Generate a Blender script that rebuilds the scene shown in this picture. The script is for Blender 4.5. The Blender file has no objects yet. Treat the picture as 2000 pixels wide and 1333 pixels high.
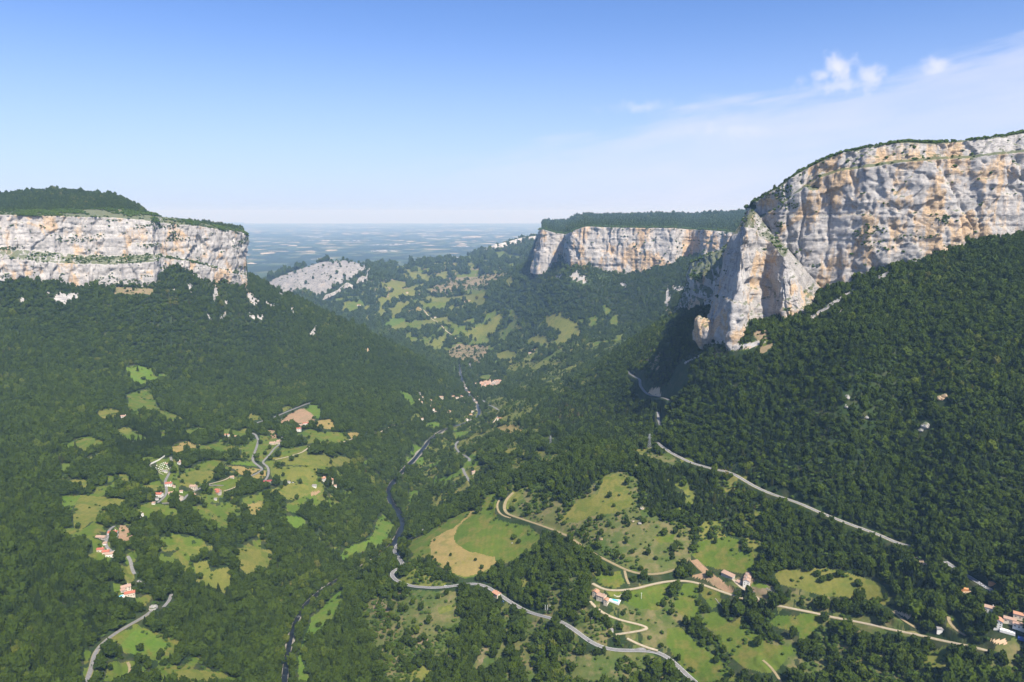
import bpy, math, random, time
import numpy as np
T0 = time.time()
R = math.radians
rng = np.random.default_rng(7)
random.seed(7)
scene = bpy.context.scene
COL = scene.collection

# ------------------------------------------------------------------ camera
F = 1389.0                       # focal length in pixels of the 2000 px wide photograph
PITCH = math.atan((666.5 - 418.0) / F)
CAMZ = 950.0
cd = bpy.data.cameras.new('camera'); cam = bpy.data.objects.new('camera', cd); COL.objects.link(cam)
cd.sensor_width = 36.0; cd.lens = 36.0 * F / 2000.0
cd.clip_start = 1.0; cd.clip_end = 200000.0
cam.location = (0, 0, CAMZ); cam.rotation_euler = (math.pi / 2 - PITCH, 0, 0)
scene.camera = cam

# ------------------------------------------------------------------ sky
SUN_AZ = (0.52, -0.854)
SUN_EL = R(52)
w = bpy.data.worlds.new('World'); scene.world = w; w.use_nodes = True
nt = w.node_tree; nt.nodes.clear()
def N(tree, kind, **kw):
    n = tree.nodes.new(kind)
    for k, v in kw.items():
        if k in n.inputs.keys() if isinstance(k, str) else False: n.inputs[k].default_value = v
        else: setattr(n, k, v)
    return n
sky = nt.nodes.new('ShaderNodeTexSky'); sky.sky_type = 'NISHITA'; sky.sun_disc = False
sky.sun_elevation = SUN_EL; sky.sun_rotation = math.atan2(SUN_AZ[0], SUN_AZ[1])
sky.altitude = 600; sky.air_density = 1.0; sky.dust_density = 1.0; sky.ozone_density = 2.5
bg = nt.nodes.new('ShaderNodeBackground'); bg.inputs['Strength'].default_value = 0.090
wo = nt.nodes.new('ShaderNodeOutputWorld')
# thin high cloud veil, strongest low on the right, plus small cumulus puffs: functions of direction only
tc = nt.nodes.new('ShaderNodeTexCoord')
sep = nt.nodes.new('ShaderNodeSeparateXYZ'); nt.links.new(tc.outputs['Generated'], sep.inputs[0])
def M(op, a, b=None, c=None, clamp=False, tree=nt):
    n = tree.nodes.new('ShaderNodeMath'); n.operation = op; n.use_clamp = clamp
    for i, x in enumerate((a, b, c)):
        if x is None: continue
        if isinstance(x, (int, float)): n.inputs[i].default_value = x
        else: tree.links.new(x, n.inputs[i])
    return n.outputs[0]
def MR(x, a, b, c=0.0, d=1.0, tree=nt, smooth=True):
    n = tree.nodes.new('ShaderNodeMapRange'); n.interpolation_type = 'SMOOTHSTEP' if smooth else 'LINEAR'
    tree.links.new(x, n.inputs[0])
    for i, q in enumerate((a, b, c, d)): n.inputs[i + 1].default_value = q
    return n.outputs[0]
az = M('ARCTAN2', sep.outputs[0], sep.outputs[1])
el = M('ARCSINE', sep.outputs[2])
comb = nt.nodes.new('ShaderNodeCombineXYZ')
nt.links.new(M('MULTIPLY', az, 5.0), comb.inputs[0])
nt.links.new(M('MULTIPLY', M('SUBTRACT', el, M('MULTIPLY', az, 0.15)), 28.0), comb.inputs[1])
nz = nt.nodes.new('ShaderNodeTexNoise'); nz.inputs['Scale'].default_value = 1.1; nz.inputs['Detail'].default_value = 9; nz.inputs['Roughness'].default_value = 0.55
nt.links.new(comb.outputs[0], nz.inputs['Vector'])
rise = M('ADD', M('MULTIPLY', az, 0.17), 0.095)      # veil's upper edge against azimuth
edge = M('SUBTRACT', rise, el)
edge2 = M('ADD', edge, M('MULTIPLY', M('SUBTRACT', nz.outputs['Fac'], 0.5), 0.12))
veil = M('MULTIPLY', MR(edge2, -0.006, 0.035), MR(nz.outputs['Fac'], 0.25, 0.75, 0.55, 1.0))
veil = M('MULTIPLY', veil, MR(az, -0.30, 0.30))
def puff(a0, e0, wa, we):
    da = M('DIVIDE', M('SUBTRACT', az, a0), wa); de = M('DIVIDE', M('SUBTRACT', el, e0), we)
    d = M('SQRT', M('ADD', M('MULTIPLY', da, da), M('MULTIPLY', de, de)))
    pn = nt.nodes.new('ShaderNodeTexNoise'); pn.inputs['Scale'].default_value = 55; pn.inputs['Detail'].default_value = 7
    nt.links.new(tc.outputs['Generated'], pn.inputs['Vector'])
    return MR(M('ADD', d, M('MULTIPLY', M('SUBTRACT', pn.outputs['Fac'], 0.5), 2.4)), 1.15, -0.25)
def px_dir(u, v):
    a = (u - 1000) / F; b = (666.5 - v) / F
    x, y, z = a, math.cos(PITCH) + b * math.sin(PITCH), -math.sin(PITCH) + b * math.cos(PITCH)
    return math.atan2(x, y), math.atan2(z, math.hypot(x, y))
pf = None
for (u, v, wu, wv, k) in ((1638, 136, 40, 34, 0.8), (1692, 148, 52, 22, 0.65), (1610, 148, 30, 13, 0.6), (1832, 130, 34, 16, 0.65), (1655, 165, 100, 22, 0.5), (1250, 210, 90, 14, 0.35), (1440, 255, 120, 16, 0.3)):
    a0, e0 = px_dir(u, v)
    q = M('MULTIPLY', puff(a0, e0, wu / F * 0.8, wv / F), k)
    pf = q if pf is None else M('MAXIMUM', pf, q)
hazeband = M('MULTIPLY', MR(el, 0.27, -0.02), 0.66)
mixv = nt.nodes.new('ShaderNodeMix'); mixv.data_type = 'RGBA'
nt.links.new(hazeband, mixv.inputs['Factor']); tint = nt.nodes.new('ShaderNodeMix'); tint.data_type = 'RGBA'; tint.blend_type = 'MULTIPLY'; tint.inputs['Factor'].default_value = 1.0
nt.links.new(sky.outputs[0], tint.inputs['A']); tint.inputs['B'].default_value = (0.69, 0.84, 1.17, 1); nt.links.new(tint.outputs['Result'], mixv.inputs['A']); mixv.inputs['B'].default_value = (4.35, 5.0, 7.0, 1)
mix1 = nt.nodes.new('ShaderNodeMix'); mix1.data_type = 'RGBA'
nt.links.new(M('MULTIPLY', veil, 0.68), mix1.inputs['Factor']); nt.links.new(mixv.outputs['Result'], mix1.inputs['A']); mix1.inputs['B'].default_value = (5.3, 5.6, 6.95, 1)
mix2 = nt.nodes.new('ShaderNodeMix'); mix2.data_type = 'RGBA'
nt.links.new(pf, mix2.inputs['Factor']); nt.links.new(mix1.outputs['Result'], mix2.inputs['A']); mix2.inputs['B'].default_value = (6.5, 6.45, 7.4, 1)
nt.links.new(mix2.outputs['Result'], bg.inputs['Color']); nt.links.new(bg.outputs[0], wo.inputs[0])

# ------------------------------------------------------------------ sun, exposure
sd = bpy.data.lights.new('sun', 'SUN'); so = bpy.data.objects.new('sun', sd); COL.objects.link(so)
sd.energy = 5.0; sd.angle = R(0.53); sd.color = (1.0, 0.95, 0.87)
from mathutils import Vector, Matrix
sv = Vector((SUN_AZ[0] * math.cos(SUN_EL), SUN_AZ[1] * math.cos(SUN_EL), math.sin(SUN_EL)))
so.rotation_euler = sv.to_track_quat('Z', 'Y').to_euler(); so.location = (0, 0, 3000)
vs = scene.view_settings
vs.view_transform = 'Standard'; vs.look = 'None'; vs.gamma = 1; vs.use_curve_mapping = False; vs.exposure = 0.74
scene.cycles.max_bounces = 4; scene.cycles.diffuse_bounces = 2; scene.cycles.volume_bounces = 0
scene.cycles.transparent_max_bounces = 8
scene.cycles.use_denoising = True; scene.cycles.denoising_prefilter = 'ACCURATE'
HAZE_D = 3.8e-5
HAZE_C = (0.42, 0.68, 1.0, 1)

# ------------------------------------------------------------------ helpers
def slope_uv(u, v):
    """pixel of the photograph -> (x/y, dz/dy) of its ray"""
    a = (np.asarray(u, float) - 1000) / F; b = (666.5 - np.asarray(v, float)) / F
    yy = math.cos(PITCH) + b * math.sin(PITCH)
    return a / yy, (-math.sin(PITCH) + b * math.cos(PITCH)) / yy
def P(u, v, Y):
    s, m = slope_uv(u, v)
    return np.array([s * Y, Y, CAMZ + m * Y], float)
def to_px(x, y, z):
    c, s_ = math.cos(PITCH), math.sin(PITCH)
    zz = z - CAMZ
    d = y * c - zz * s_; up = y * s_ + zz * c
    return 1000 + F * x / d, 666.5 - F * up / d
def h3(ix, iy, iz):
    n = (ix.astype(np.uint32) * np.uint32(374761393) + iy.astype(np.uint32) * np.uint32(668265263) + iz.astype(np.uint32) * np.uint32(2147483647 - 918273))
    n = (n ^ (n >> np.uint32(13))) * np.uint32(1274126177)
    n = n ^ (n >> np.uint32(16))
    return (n & np.uint32(0xffffff)).astype(np.float32) / np.float32(0xffffff)
def vn(x, y, z=None):
    x = np.asarray(x, float); y = np.asarray(y, float)
    z = np.zeros_like(x) if z is None else np.asarray(z, float)
    fx, fy, fz = np.floor(x), np.floor(y), np.floor(z)
    ix, iy, iz = fx.astype(np.int64), fy.astype(np.int64), fz.astype(np.int64)
    tx, ty, tz = x - fx, y - fy, z - fz
    tx = tx * tx * (3 - 2 * tx); ty = ty * ty * (3 - 2 * ty); tz = tz * tz * (3 - 2 * tz)
    def L(a, b, t): return a + (b - a) * t
    def c(i, j, k): return h3((ix + i) & 0xffffffff, (iy + j) & 0xffffffff, (iz + k) & 0xffffffff)
    r0 = L(L(c(0, 0, 0), c(1, 0, 0), tx), L(c(0, 1, 0), c(1, 1, 0), tx), ty)
    r1 = L(L(c(0, 0, 1), c(1, 0, 1), tx), L(c(0, 1, 1), c(1, 1, 1), tx), ty)
    return L(r0, r1, tz) * 2 - 1
def fbm(x, y, z=None, o=4, g=0.5):
    a = 1.0; f = 1.0; t = 0; s = 0
    z = None if z is None else np.asarray(z, float)
    for i in range(o):
        t = t + a * vn(np.asarray(x) * f + i * 17.3, np.asarray(y) * f - i * 9.1, None if z is None else z * f + i * 5.7); s += a
        a *= g; f *= 2.03
    return t / s

def cells(x, y, seed=0.0):
    """offset of the nearest scattered point's cell, and a tilt inside it: flat faceted blocks"""
    x = np.asarray(x, float); y = np.asarray(y, float); fx, fy = np.floor(x), np.floor(y)
    best = np.full(x.shape, 1e9); off = np.zeros(x.shape)
    for i in (-1, 0, 1):
        for j_ in (-1, 0, 1):
            cx, cy = (fx + i).astype(np.int64), (fy + j_).astype(np.int64); k = np.full(x.shape, int(seed * 13) + 5, np.int64)
            a = h3(cx & 0xffffffff, cy & 0xffffffff, k); b = h3(cx & 0xffffffff, cy & 0xffffffff, k + 1); c = h3(cx & 0xffffffff, cy & 0xffffffff, k + 2); d1 = h3(cx & 0xffffffff, cy & 0xffffffff, k + 3); d2 = h3(cx & 0xffffffff, cy & 0xffffffff, k + 4)
            px, py = fx + i + a, fy + j_ + b; d = (x - px) ** 2 + (y - py) ** 2
            m = d < best; best = np.where(m, d, best)
            off = np.where(m, (c - 0.5) * 2 + (x - px) * (d1 - 0.5) * 2.2 + (y - py) * (d2 - 0.5) * 1.4, off)
    return off

def mesh_from(name, verts, faces, mats, mi=None, smooth=True):
    me = bpy.data.meshes.new(name)
    verts = np.asarray(verts, np.float32).reshape(-1, 3)
    if isinstance(faces, np.ndarray):
        k = faces.shape[1]; nf = len(faces)
        me.vertices.add(len(verts)); me.vertices.foreach_set('co', verts.ravel())
        me.loops.add(nf * k); me.loops.foreach_set('vertex_index', faces.astype(np.int32).ravel())
        me.polygons.add(nf); me.polygons.foreach_set('loop_start', np.arange(0, nf * k, k, dtype=np.int32))
        me.update(calc_edges=True)
    else:
        me.from_pydata([tuple(map(float, q)) for q in verts], [], faces); me.update()
    for m in (mats if isinstance(mats, (list, tuple)) else [mats]): me.materials.append(m)
    if mi is not None: me.polygons.foreach_set('material_index', np.asarray(mi, np.int32))
    if smooth: me.polygons.foreach_set('use_smooth', np.ones(len(me.polygons), bool))
    me.update()
    return me
def obj(name, me, parent=None, label=None, cat=None, group=None, kind=None, loc=None, rz=0, scale=None):
    o = bpy.data.objects.new(name, me); COL.objects.link(o)
    if parent is not None: o.parent = parent
    if loc is not None: o.location = tuple(float(q) for q in loc)
    if rz: o.rotation_euler = (0, 0, rz)
    if scale is not None: o.scale = scale
    for k, v in (('label', label), ('category', cat), ('group', group), ('kind', kind)):
        if v: o[k] = v
    return o

# ------------------------------------------------------------------ materials
def mat(name, rough=0.9, spec=0.2):
    m = bpy.data.materials.new(name); m.use_nodes = True
    b = m.node_tree.nodes['Principled BSDF']
    b.inputs['Roughness'].default_value = rough; b.inputs['Specular IOR Level'].default_value = spec
    return m, m.node_tree, b
def tnoise(t, scale, detail=4, rough=0.55, vec=None, dist=0.0):
    n = t.nodes.new('ShaderNodeTexNoise'); n.inputs['Scale'].default_value = scale; n.inputs['Detail'].default_value = detail
    n.inputs['Roughness'].default_value = rough; n.inputs['Distortion'].default_value = dist
    if vec is not None: t.links.new(vec, n.inputs['Vector'])
    return n.outputs['Fac']
def ramp(t, x, stops):
    n = t.nodes.new('ShaderNodeValToRGB'); t.links.new(x, n.inputs[0])
    e = n.color_ramp.elements
    while len(e) < len(stops): e.new(0.5)
    for k, (p, c) in enumerate(stops): e[k].position = p; e[k].color = (*c, 1)
    return n.outputs[0]
def cmix(t, f, a, b, mode='MIX'):
    n = t.nodes.new('ShaderNodeMix'); n.data_type = 'RGBA'; n.blend_type = mode
    for key, x in (('Factor', f), ('A', a), ('B', b)):
        if isinstance(x, (int, float)): n.inputs[key].default_value = x
        elif isinstance(x, tuple): n.inputs[key].default_value = (*x, 1)
        else: t.links.new(x, n.inputs[key])
    return n.outputs['Result']
def geo_pos(t, sx=1, sy=1, sz=1):
    g = t.nodes.new('ShaderNodeNewGeometry'); mp = t.nodes.new('ShaderNodeMapping')
    mp.inputs['Scale'].default_value = (sx, sy, sz); t.links.new(g.outputs['Position'], mp.inputs['Vector'])
    return mp.outputs[0], g
def bump(t, b, h, strength=0.5, dist=1.0):
    n = t.nodes.new('ShaderNodeBump'); n.inputs['Strength'].default_value = strength; n.inputs['Distance'].default_value = dist
    t.links.new(h, n.inputs['Height']); t.links.new(n.outputs[0], b.inputs['Normal'])

def ground_mat(name, c1, c2, c3=None, s1=0.012, s2=0.25, bstr=0.6, stripes=None):
    m, t, b = mat(name, 0.95, 0.1)
    p, g = geo_pos(t)
    a = tnoise(t, s1, 5, 0.6, p); f = tnoise(t, s2, 3, 0.7, p); k = tnoise(t, 0.05, 4, 0.6, p)
    col = cmix(t, MR(a, 0.35, 0.65, tree=t), c1, c2)
    if c3: col = cmix(t, MR(k, 0.44, 0.66, tree=t), col, c3)
    if stripes:
        pp, _ = geo_pos(t); w_ = t.nodes.new('ShaderNodeTexWave'); w_.inputs['Scale'].default_value = stripes; w_.inputs['Distortion'].default_value = 6; w_.inputs['Detail'].default_value = 2; w_.inputs['Detail Scale'].default_value = 0.2
        t.links.new(pp, w_.inputs['Vector'])
        col = cmix(t, M('MULTIPLY', w_.outputs['Fac'], 0.16, tree=t), col, tuple(q * 0.7 for q in c1))
    col = cmix(t, M('MULTIPLY', MR(f, 0.4, 0.7, tree=t), 0.35, tree=t), col, tuple(q * 0.55 for q in c1))
    t.links.new(col, b.inputs['Base Color']); bump(t, b, f, bstr, 1.2)
    return m
MAT = {
 'forest': ground_mat('forest_floor', (0.020, 0.036, 0.010), (0.030, 0.050, 0.014), (0.05, 0.055, 0.022)),
 'g': ground_mat('meadow_green', (0.0676, 0.1110, 0.0120), (0.1014, 0.1374, 0.0171), (0.1448, 0.1322, 0.0291), stripes=0.03),
 'b': ground_mat('meadow_bright', (0.0727, 0.1355, 0.0130), (0.1026, 0.1625, 0.0194), (0.1197, 0.1445, 0.0243), stripes=0.03),
 'o': ground_mat('meadow_olive', (0.1284, 0.1373, 0.0243), (0.1743, 0.1595, 0.0373), (0.0918, 0.1208, 0.0194), stripes=0.035),
 't': ground_mat('meadow_tan', (0.2888, 0.2100, 0.0741), (0.2363, 0.1837, 0.0589), (0.1785, 0.1628, 0.0427), stripes=0.03),
 'n': ground_mat('bare_soil', (0.29, 0.185, 0.105), (0.33, 0.215, 0.125), (0.25, 0.19, 0.10), stripes=0.05),
 'd': ground_mat('sandy_ground', (0.50, 0.34, 0.20), (0.56, 0.41, 0.26)),
 's': ground_mat('scrub_ground', (0.0582, 0.0927, 0.0171), (0.1127, 0.1190, 0.0342), (0.1597, 0.1361, 0.0570), s1=0.02, s2=0.12),
 'y': ground_mat('scrub_yellow', (0.1265, 0.1466, 0.0253), (0.1822, 0.1662, 0.0406), (0.0860, 0.1125, 0.0199), s1=0.02, s2=0.12),
 'p': ground_mat('scrub_brown', (0.20, 0.155, 0.085), (0.27, 0.19, 0.12), (0.11, 0.12, 0.04), s1=0.02),
 'far': ground_mat('far_wood', (0.0275, 0.0500, 0.0156), (0.0425, 0.0700, 0.0208), (0.0875, 0.1125, 0.0390), s1=0.003, s2=0.03, bstr=1.0),
}
# rock
def rock_mat(name, warm=0.5, grassy=0.55, scale=1.0, tone=1.0):
    m, t, b = mat(name, 0.88, 0.2)
    p, g = geo_pos(t); pv, _ = geo_pos(t, 1, 1, 0.22); ph, _ = geo_pos(t, 0.10, 0.10, 1.0)
    big = tnoise(t, 0.011 * scale, 6, 0.62, p, 0.6); vert = tnoise(t, 0.045 * scale, 6, 0.66, pv, 0.4); fine = tnoise(t, 0.30 * scale, 6, 0.75, p)
    lay = tnoise(t, 0.16 * scale, 4, 0.6, ph)
    grey = cmix(t, MR(vert, 0.34, 0.66, tree=t), (0.37, 0.345, 0.32), (0.53, 0.495, 0.45))
    grey = cmix(t, MR(big, 0.5, 0.7, tree=t), grey, (0.56, 0.505, 0.44))
    och = cmix(t, MR(fine, 0.35, 0.65, tree=t), (0.48, 0.30, 0.145), (0.58, 0.43, 0.27))
    om = M('ADD', M('MULTIPLY', big, 0.62, tree=t), M('MULTIPLY', vert, 0.38, tree=t), tree=t)
    col = cmix(t, M('MULTIPLY', MR(om, 0.565 - 0.13 * warm, 0.635 - 0.11 * warm, tree=t), 0.92, tree=t), grey, och)
    # dark drip stains and thin bedding cracks
    st = tnoise(t, 0.11 * scale, 3, 0.5, geo_pos(t, 1, 1, 0.06)[0])
    col = cmix(t, M('MULTIPLY', MR(st, 0.57, 0.70, tree=t), 0.6, tree=t), col, (0.20, 0.195, 0.20))
    ck = M('ABSOLUTE', M('SUBTRACT', lay, 0.5, tree=t), tree=t)
    col = cmix(t, M('MULTIPLY', MR(ck, 0.016, 0.0, tree=t), 0.6, tree=t), col, (0.10, 0.09, 0.08))
    col = cmix(t, M('MULTIPLY', MR(fine, 0.30, 0.46, 1, 0, tree=t), 0.4, tree=t), col, (0.20, 0.18, 0.16))
    cr = tnoise(t, 0.035 * scale, 5, 0.55, geo_pos(t, 1, 1, 0.8)[0], 1.5); ck2 = M('ABSOLUTE', M('SUBTRACT', cr, 0.5, tree=t), tree=t)
    col = cmix(t, M('MULTIPLY', MR(ck2, 0.007, 0.0, tree=t), 0.65, tree=t), col, (0.09, 0.085, 0.08))
    sp = t.nodes.new('ShaderNodeSeparateXYZ'); t.links.new(g.outputs['Normal'], sp.inputs[0])
    gm = M('MULTIPLY', MR(M('ADD', sp.outputs[2], M('MULTIPLY', M('SUBTRACT', fine, 0.5, tree=t), 0.9, tree=t), tree=t), grassy, grassy + 0.16, tree=t), 0.85, tree=t)
    col = cmix(t, gm, col, (0.085, 0.105, 0.035))
    if tone != 1.0: col = cmix(t, 1.0, col, (tone, tone, tone), 'MULTIPLY')
    t.links.new(col, b.inputs['Base Color'])
    hh = M('ADD', M('MULTIPLY', fine, 1.0, tree=t), M('MULTIPLY', lay, 0.8, tree=t), tree=t)
    bump(t, b, hh, 0.9, 2.6 / scale)
    return m
ROCK = rock_mat('limestone', 0.62, tone=0.90)
ROCKG = rock_mat('limestone_grey', 0.38, 0.60, tone=0.90)
ROCKM = rock_mat('limestone_middle', 0.7, 0.7, 0.55, 0.9)
ROCKF = rock_mat('limestone_far', -0.3, 0.75, 0.35)
ROCKS = rock_mat('limestone_slab', 0.3, 0.60, 1.0, 0.72)
MAT['r'] = rock_mat('limestone_scree', 0.2, 1.6, 1.0, 0.85); MAT['R'] = rock_mat('limestone_dome', -0.2, 1.15, 0.4, 0.62)

# plain: mosaic of fields far away
def plain_mat():
    m, t, b = mat('plain_fields', 0.95, 0.1)
    g = t.nodes.new('ShaderNodeNewGeometry')
    nn = t.nodes.new('ShaderNodeTexNoise'); nn.inputs['Scale'].default_value = 0.0006; nn.inputs['Detail'].default_value = 3
    t.links.new(g.outputs['Position'], nn.inputs['Vector'])
    va = t.nodes.new('ShaderNodeVectorMath'); va.operation = 'SCALE'; va.inputs['Scale'].default_value = 700
    t.links.new(nn.outputs['Color'], va.inputs[0])
    ad = t.nodes.new('ShaderNodeVectorMath'); t.links.new(g.outputs['Position'], ad.inputs[0]); t.links.new(va.outputs[0], ad.inputs[1])
    mp = t.nodes.new('ShaderNodeMapping'); mp.inputs['Scale'].default_value = (1 / 300.0, 1 / 460.0, 1); mp.inputs['Rotation'].default_value = (0, 0, 0.5)
    t.links.new(ad.outputs[0], mp.inputs[0])
    v = t.nodes.new('ShaderNodeTexVoronoi'); v.voronoi_dimensions = '2D'; v.inputs['Scale'].default_value = 1; t.links.new(mp.outputs[0], v.inputs['Vector'])
    s = t.nodes.new('ShaderNodeSeparateColor'); t.links.new(v.outputs['Color'], s.inputs[0])
    big = tnoise(t, 0.00016, 4, 0.6, g.outputs['Position'])
    sel = M('ADD', s.outputs[0], M('MULTIPLY', M('SUBTRACT', big, 0.5, tree=t), 1.3, tree=t), tree=t)
    col = ramp(t, sel, [(0.0, (0.016, 0.028, 0.012)), (0.50, (0.024, 0.042, 0.016)), (0.68, (0.05, 0.075, 0.028)), (0.80, (0.09, 0.10, 0.045)), (0.91, (0.30, 0.25, 0.16)), (0.97, (0.44, 0.36, 0.24))])
    col.node.color_ramp.interpolation = 'CONSTANT'
    v2 = t.nodes.new('ShaderNodeTexVoronoi'); v2.voronoi_dimensions = '2D'; v2.inputs['Scale'].default_value = 1 / 90.0; t.links.new(g.outputs['Position'], v2.inputs['Vector'])
    s2 = t.nodes.new('ShaderNodeSeparateColor'); t.links.new(v2.outputs['Color'], s2.inputs[0])
    town = M('MULTIPLY', MR(tnoise(t, 0.00045, 2, 0.5, g.outputs['Position']), 0.60, 0.66, tree=t), M('GREATER_THAN', s2.outputs[0], 0.72, tree=t), tree=t)
    col = cmix(t, town, col, (0.62, 0.58, 0.54))
    t.links.new(col, b.inputs['Base Color'])
    return m
MAT['plain'] = plain_mat()

def foliage_mat(name, ramp_stops, patch=(0.10, 0.12, 0.035), ps=0.5, fine=0.9):
    m, t, b = mat(name, 0.8, 0.04)
    oi = t.nodes.new('ShaderNodeObjectInfo')
    big = tnoise(t, 0.0045, 3, 0.6, oi.outputs['Location'])
    sel = M('ADD', M('MULTIPLY', oi.outputs['Random'], 0.75, tree=t), M('MULTIPLY', MR(big, 0.3, 0.7, tree=t), 0.25, tree=t), tree=t)
    col = ramp(t, sel, ramp_stops)
    g = t.nodes.new('ShaderNodeNewGeometry')
    n = tnoise(t, fine, 3, 0.7, g.outputs['Position'])
    col = cmix(t, M('MULTIPLY', MR(n, 0.35, 0.7, tree=t), 0.5, tree=t), col, patch)
    t.links.new(col, b.inputs['Base Color'])
    bump(t, b, n, 0.8, 0.6)
    tr = t.nodes.new('ShaderNodeBsdfTranslucent'); t.links.new(col, tr.inputs[0])
    mx = t.nodes.new('ShaderNodeMixShader'); mx.inputs[0].default_value = 0.12
    out = t.nodes['Material Output']
    t.links.new(b.outputs[0], mx.inputs[1]); t.links.new(tr.outputs[0], mx.inputs[2]); t.links.new(mx.outputs[0], out.inputs[0])
    return m
LEAF = foliage_mat('leaves_broadleaf', [(0.0, (0.0147, 0.0318, 0.0039)), (0.35, (0.0275, 0.0447, 0.0051)), (0.62, (0.0353, 0.0597, 0.0059)), (0.85, (0.0510, 0.0784, 0.0073)), (0.93, (0.0833, 0.1073, 0.0107)), (1.0, (0.1225, 0.1089, 0.0306))], (0.0642, 0.0821, 0.0077))
NEEDLE = foliage_mat('needles_pine', [(0.0, (0.0116, 0.0227, 0.0046)), (0.5, (0.0177, 0.0321, 0.0055)), (0.85, (0.0265, 0.0405, 0.0071)), (0.95, (0.0559, 0.0492, 0.0159)), (1.0, (0.0914, 0.0718, 0.0325))], (0.0360, 0.0455, 0.0098))
BUSHM = foliage_mat('leaves_bush', [(0.0, (0.0251, 0.0508, 0.0077)), (0.5, (0.0424, 0.0752, 0.0110)), (1.0, (0.0819, 0.1169, 0.0177))], (0.0771, 0.1118, 0.0166))
m_, t_, b_ = mat('bark', 0.9); b_.inputs['Base Color'].default_value = (0.10, 0.075, 0.05, 1); BARK = m_
t_.links.new(ramp(t_, tnoise(t_, 2.0), [(0.3, (0.07, 0.055, 0.04)), (0.7, (0.14, 0.11, 0.08))]), b_.inputs['Base Color'])

def flat_mat(name, c1, c2, scale=0.6, rough=0.85, spec=0.2):
    m, t, b = mat(name, rough, spec)
    p, g = geo_pos(t)
    t.links.new(ramp(t, tnoise(t, scale, 5, 0.65, p), [(0.3, c1), (0.7, c2)]), b.inputs['Base Color'])
    return m
ASPHALT = flat_mat('asphalt_pale', (0.145, 0.14, 0.13), (0.225, 0.215, 0.20), 0.25)
GRAVEL = flat_mat('gravel_track', (0.30, 0.245, 0.165), (0.44, 0.37, 0.26), 0.3)
DIRT = flat_mat('dirt_track', (0.20, 0.165, 0.085), (0.31, 0.24, 0.135), 0.2)
VERGE = flat_mat('dry_verge', (0.14, 0.14, 0.045), (0.25, 0.21, 0.09), 0.25)
WHITE = flat_mat('white_paint', (0.7, 0.7, 0.68), (0.8, 0.8, 0.78), 0.5)
WALLS = {'w': flat_mat('render_white', (0.66, 0.62, 0.54), (0.78, 0.75, 0.68), 0.7), 'c': flat_mat('render_cream', (0.52, 0.45, 0.33), (0.64, 0.56, 0.43), 0.7),
         'k': flat_mat('stone_wall', (0.34, 0.31, 0.26), (0.47, 0.43, 0.36), 1.5)}
def tile_mat(name, a, b2):
    m, t, b = mat(name, 0.85, 0.2)
    tc_ = t.nodes.new('ShaderNodeTexCoord')
    wv = t.nodes.new('ShaderNodeTexWave'); wv.inputs['Scale'].default_value = 1.2; wv.inputs['Distortion'].default_value = 1.0
    t.links.new(tc_.outputs['Object'], wv.inputs['Vector'])
    p, g = geo_pos(t)
    col = ramp(t, tnoise(t, 0.9, 6, 0.7, p), [(0.3, a), (0.7, b2)])
    col = cmix(t, M('MULTIPLY', wv.outputs['Fac'], 0.25, tree=t), col, tuple(q * 0.55 for q in a))
    t.links.new(col, b.inputs['Base Color']); bump(t, b, wv.outputs['Fac'], 0.5, 0.1)
    return m
ROOFS = {'r': tile_mat('tiles_red', (0.36, 0.11, 0.065), (0.47, 0.18, 0.11)), 'o': tile_mat('tiles_orange', (0.42, 0.20, 0.115), (0.53, 0.30, 0.19)),
         'p': tile_mat('tiles_old_pink', (0.34, 0.215, 0.15), (0.46, 0.32, 0.23)), 'd': tile_mat('tiles_dark_red', (0.24, 0.055, 0.05), (0.33, 0.09, 0.08)),
         'g': tile_mat('roof_grey', (0.22, 0.20, 0.18), (0.30, 0.28, 0.26))}
m_, t_, b_ = mat('window_glass', 0.15, 0.5); b_.inputs['Base Color'].default_value = (0.025, 0.03, 0.035, 1); GLASS = m_
SHUT = flat_mat('shutter_wood', (0.13, 0.08, 0.05), (0.2, 0.13, 0.08))
m_, t_, b_ = mat('pool_water', 0.05, 0.5); b_.inputs['Base Color'].default_value = (0.10, 0.48, 0.62, 1); POOL = m_
m_, t_, b_ = mat('river_water', 0.32, 0.18)
p_, g_ = geo_pos(t_)
rn = tnoise(t_, 0.12, 4, 0.6, p_); t_.links.new(ramp(t_, rn, [(0.45, (0.010, 0.013, 0.014)), (0.64, (0.018, 0.022, 0.022)), (0.74, (0.16, 0.17, 0.16))]), b_.inputs['Base Color'])
bump(t_, b_, tnoise(t_, 0.6, 3, 0.6, p_), 0.25, 0.4); RIVER = m_
m_, t_, b_ = mat('galvanised_steel', 0.45, 0.5); b_.inputs['Metallic'].default_value = 0.6
t_.links.new(ramp(t_, tnoise(t_, 0.6), [(0.4, (0.45, 0.46, 0.47)), (0.7, (0.58, 0.58, 0.58))]), b_.inputs['Base Color']); STEEL = m_
def paint(name, c):
    m, t, b = mat(name, 0.3, 0.5); b.inputs['Base Color'].default_value = (*c, 1); b.inputs['Coat Weight'].default_value = 0.5; return m
CARW = paint('car_white', (0.75, 0.75, 0.75)); CARB = paint('car_blue', (0.06, 0.13, 0.35)); CARG = paint('car_grey', (0.2, 0.21, 0.22))
m_, t_, b_ = mat('rubber', 0.8); b_.inputs['Base Color'].default_value = (0.02, 0.02, 0.02, 1); RUBBER = m_
TARP = flat_mat('orange_awning', (0.62, 0.27, 0.10), (0.72, 0.36, 0.16)); TARPB = flat_mat('blue_cover', (0.03, 0.07, 0.26), (0.05, 0.11, 0.36))

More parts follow.
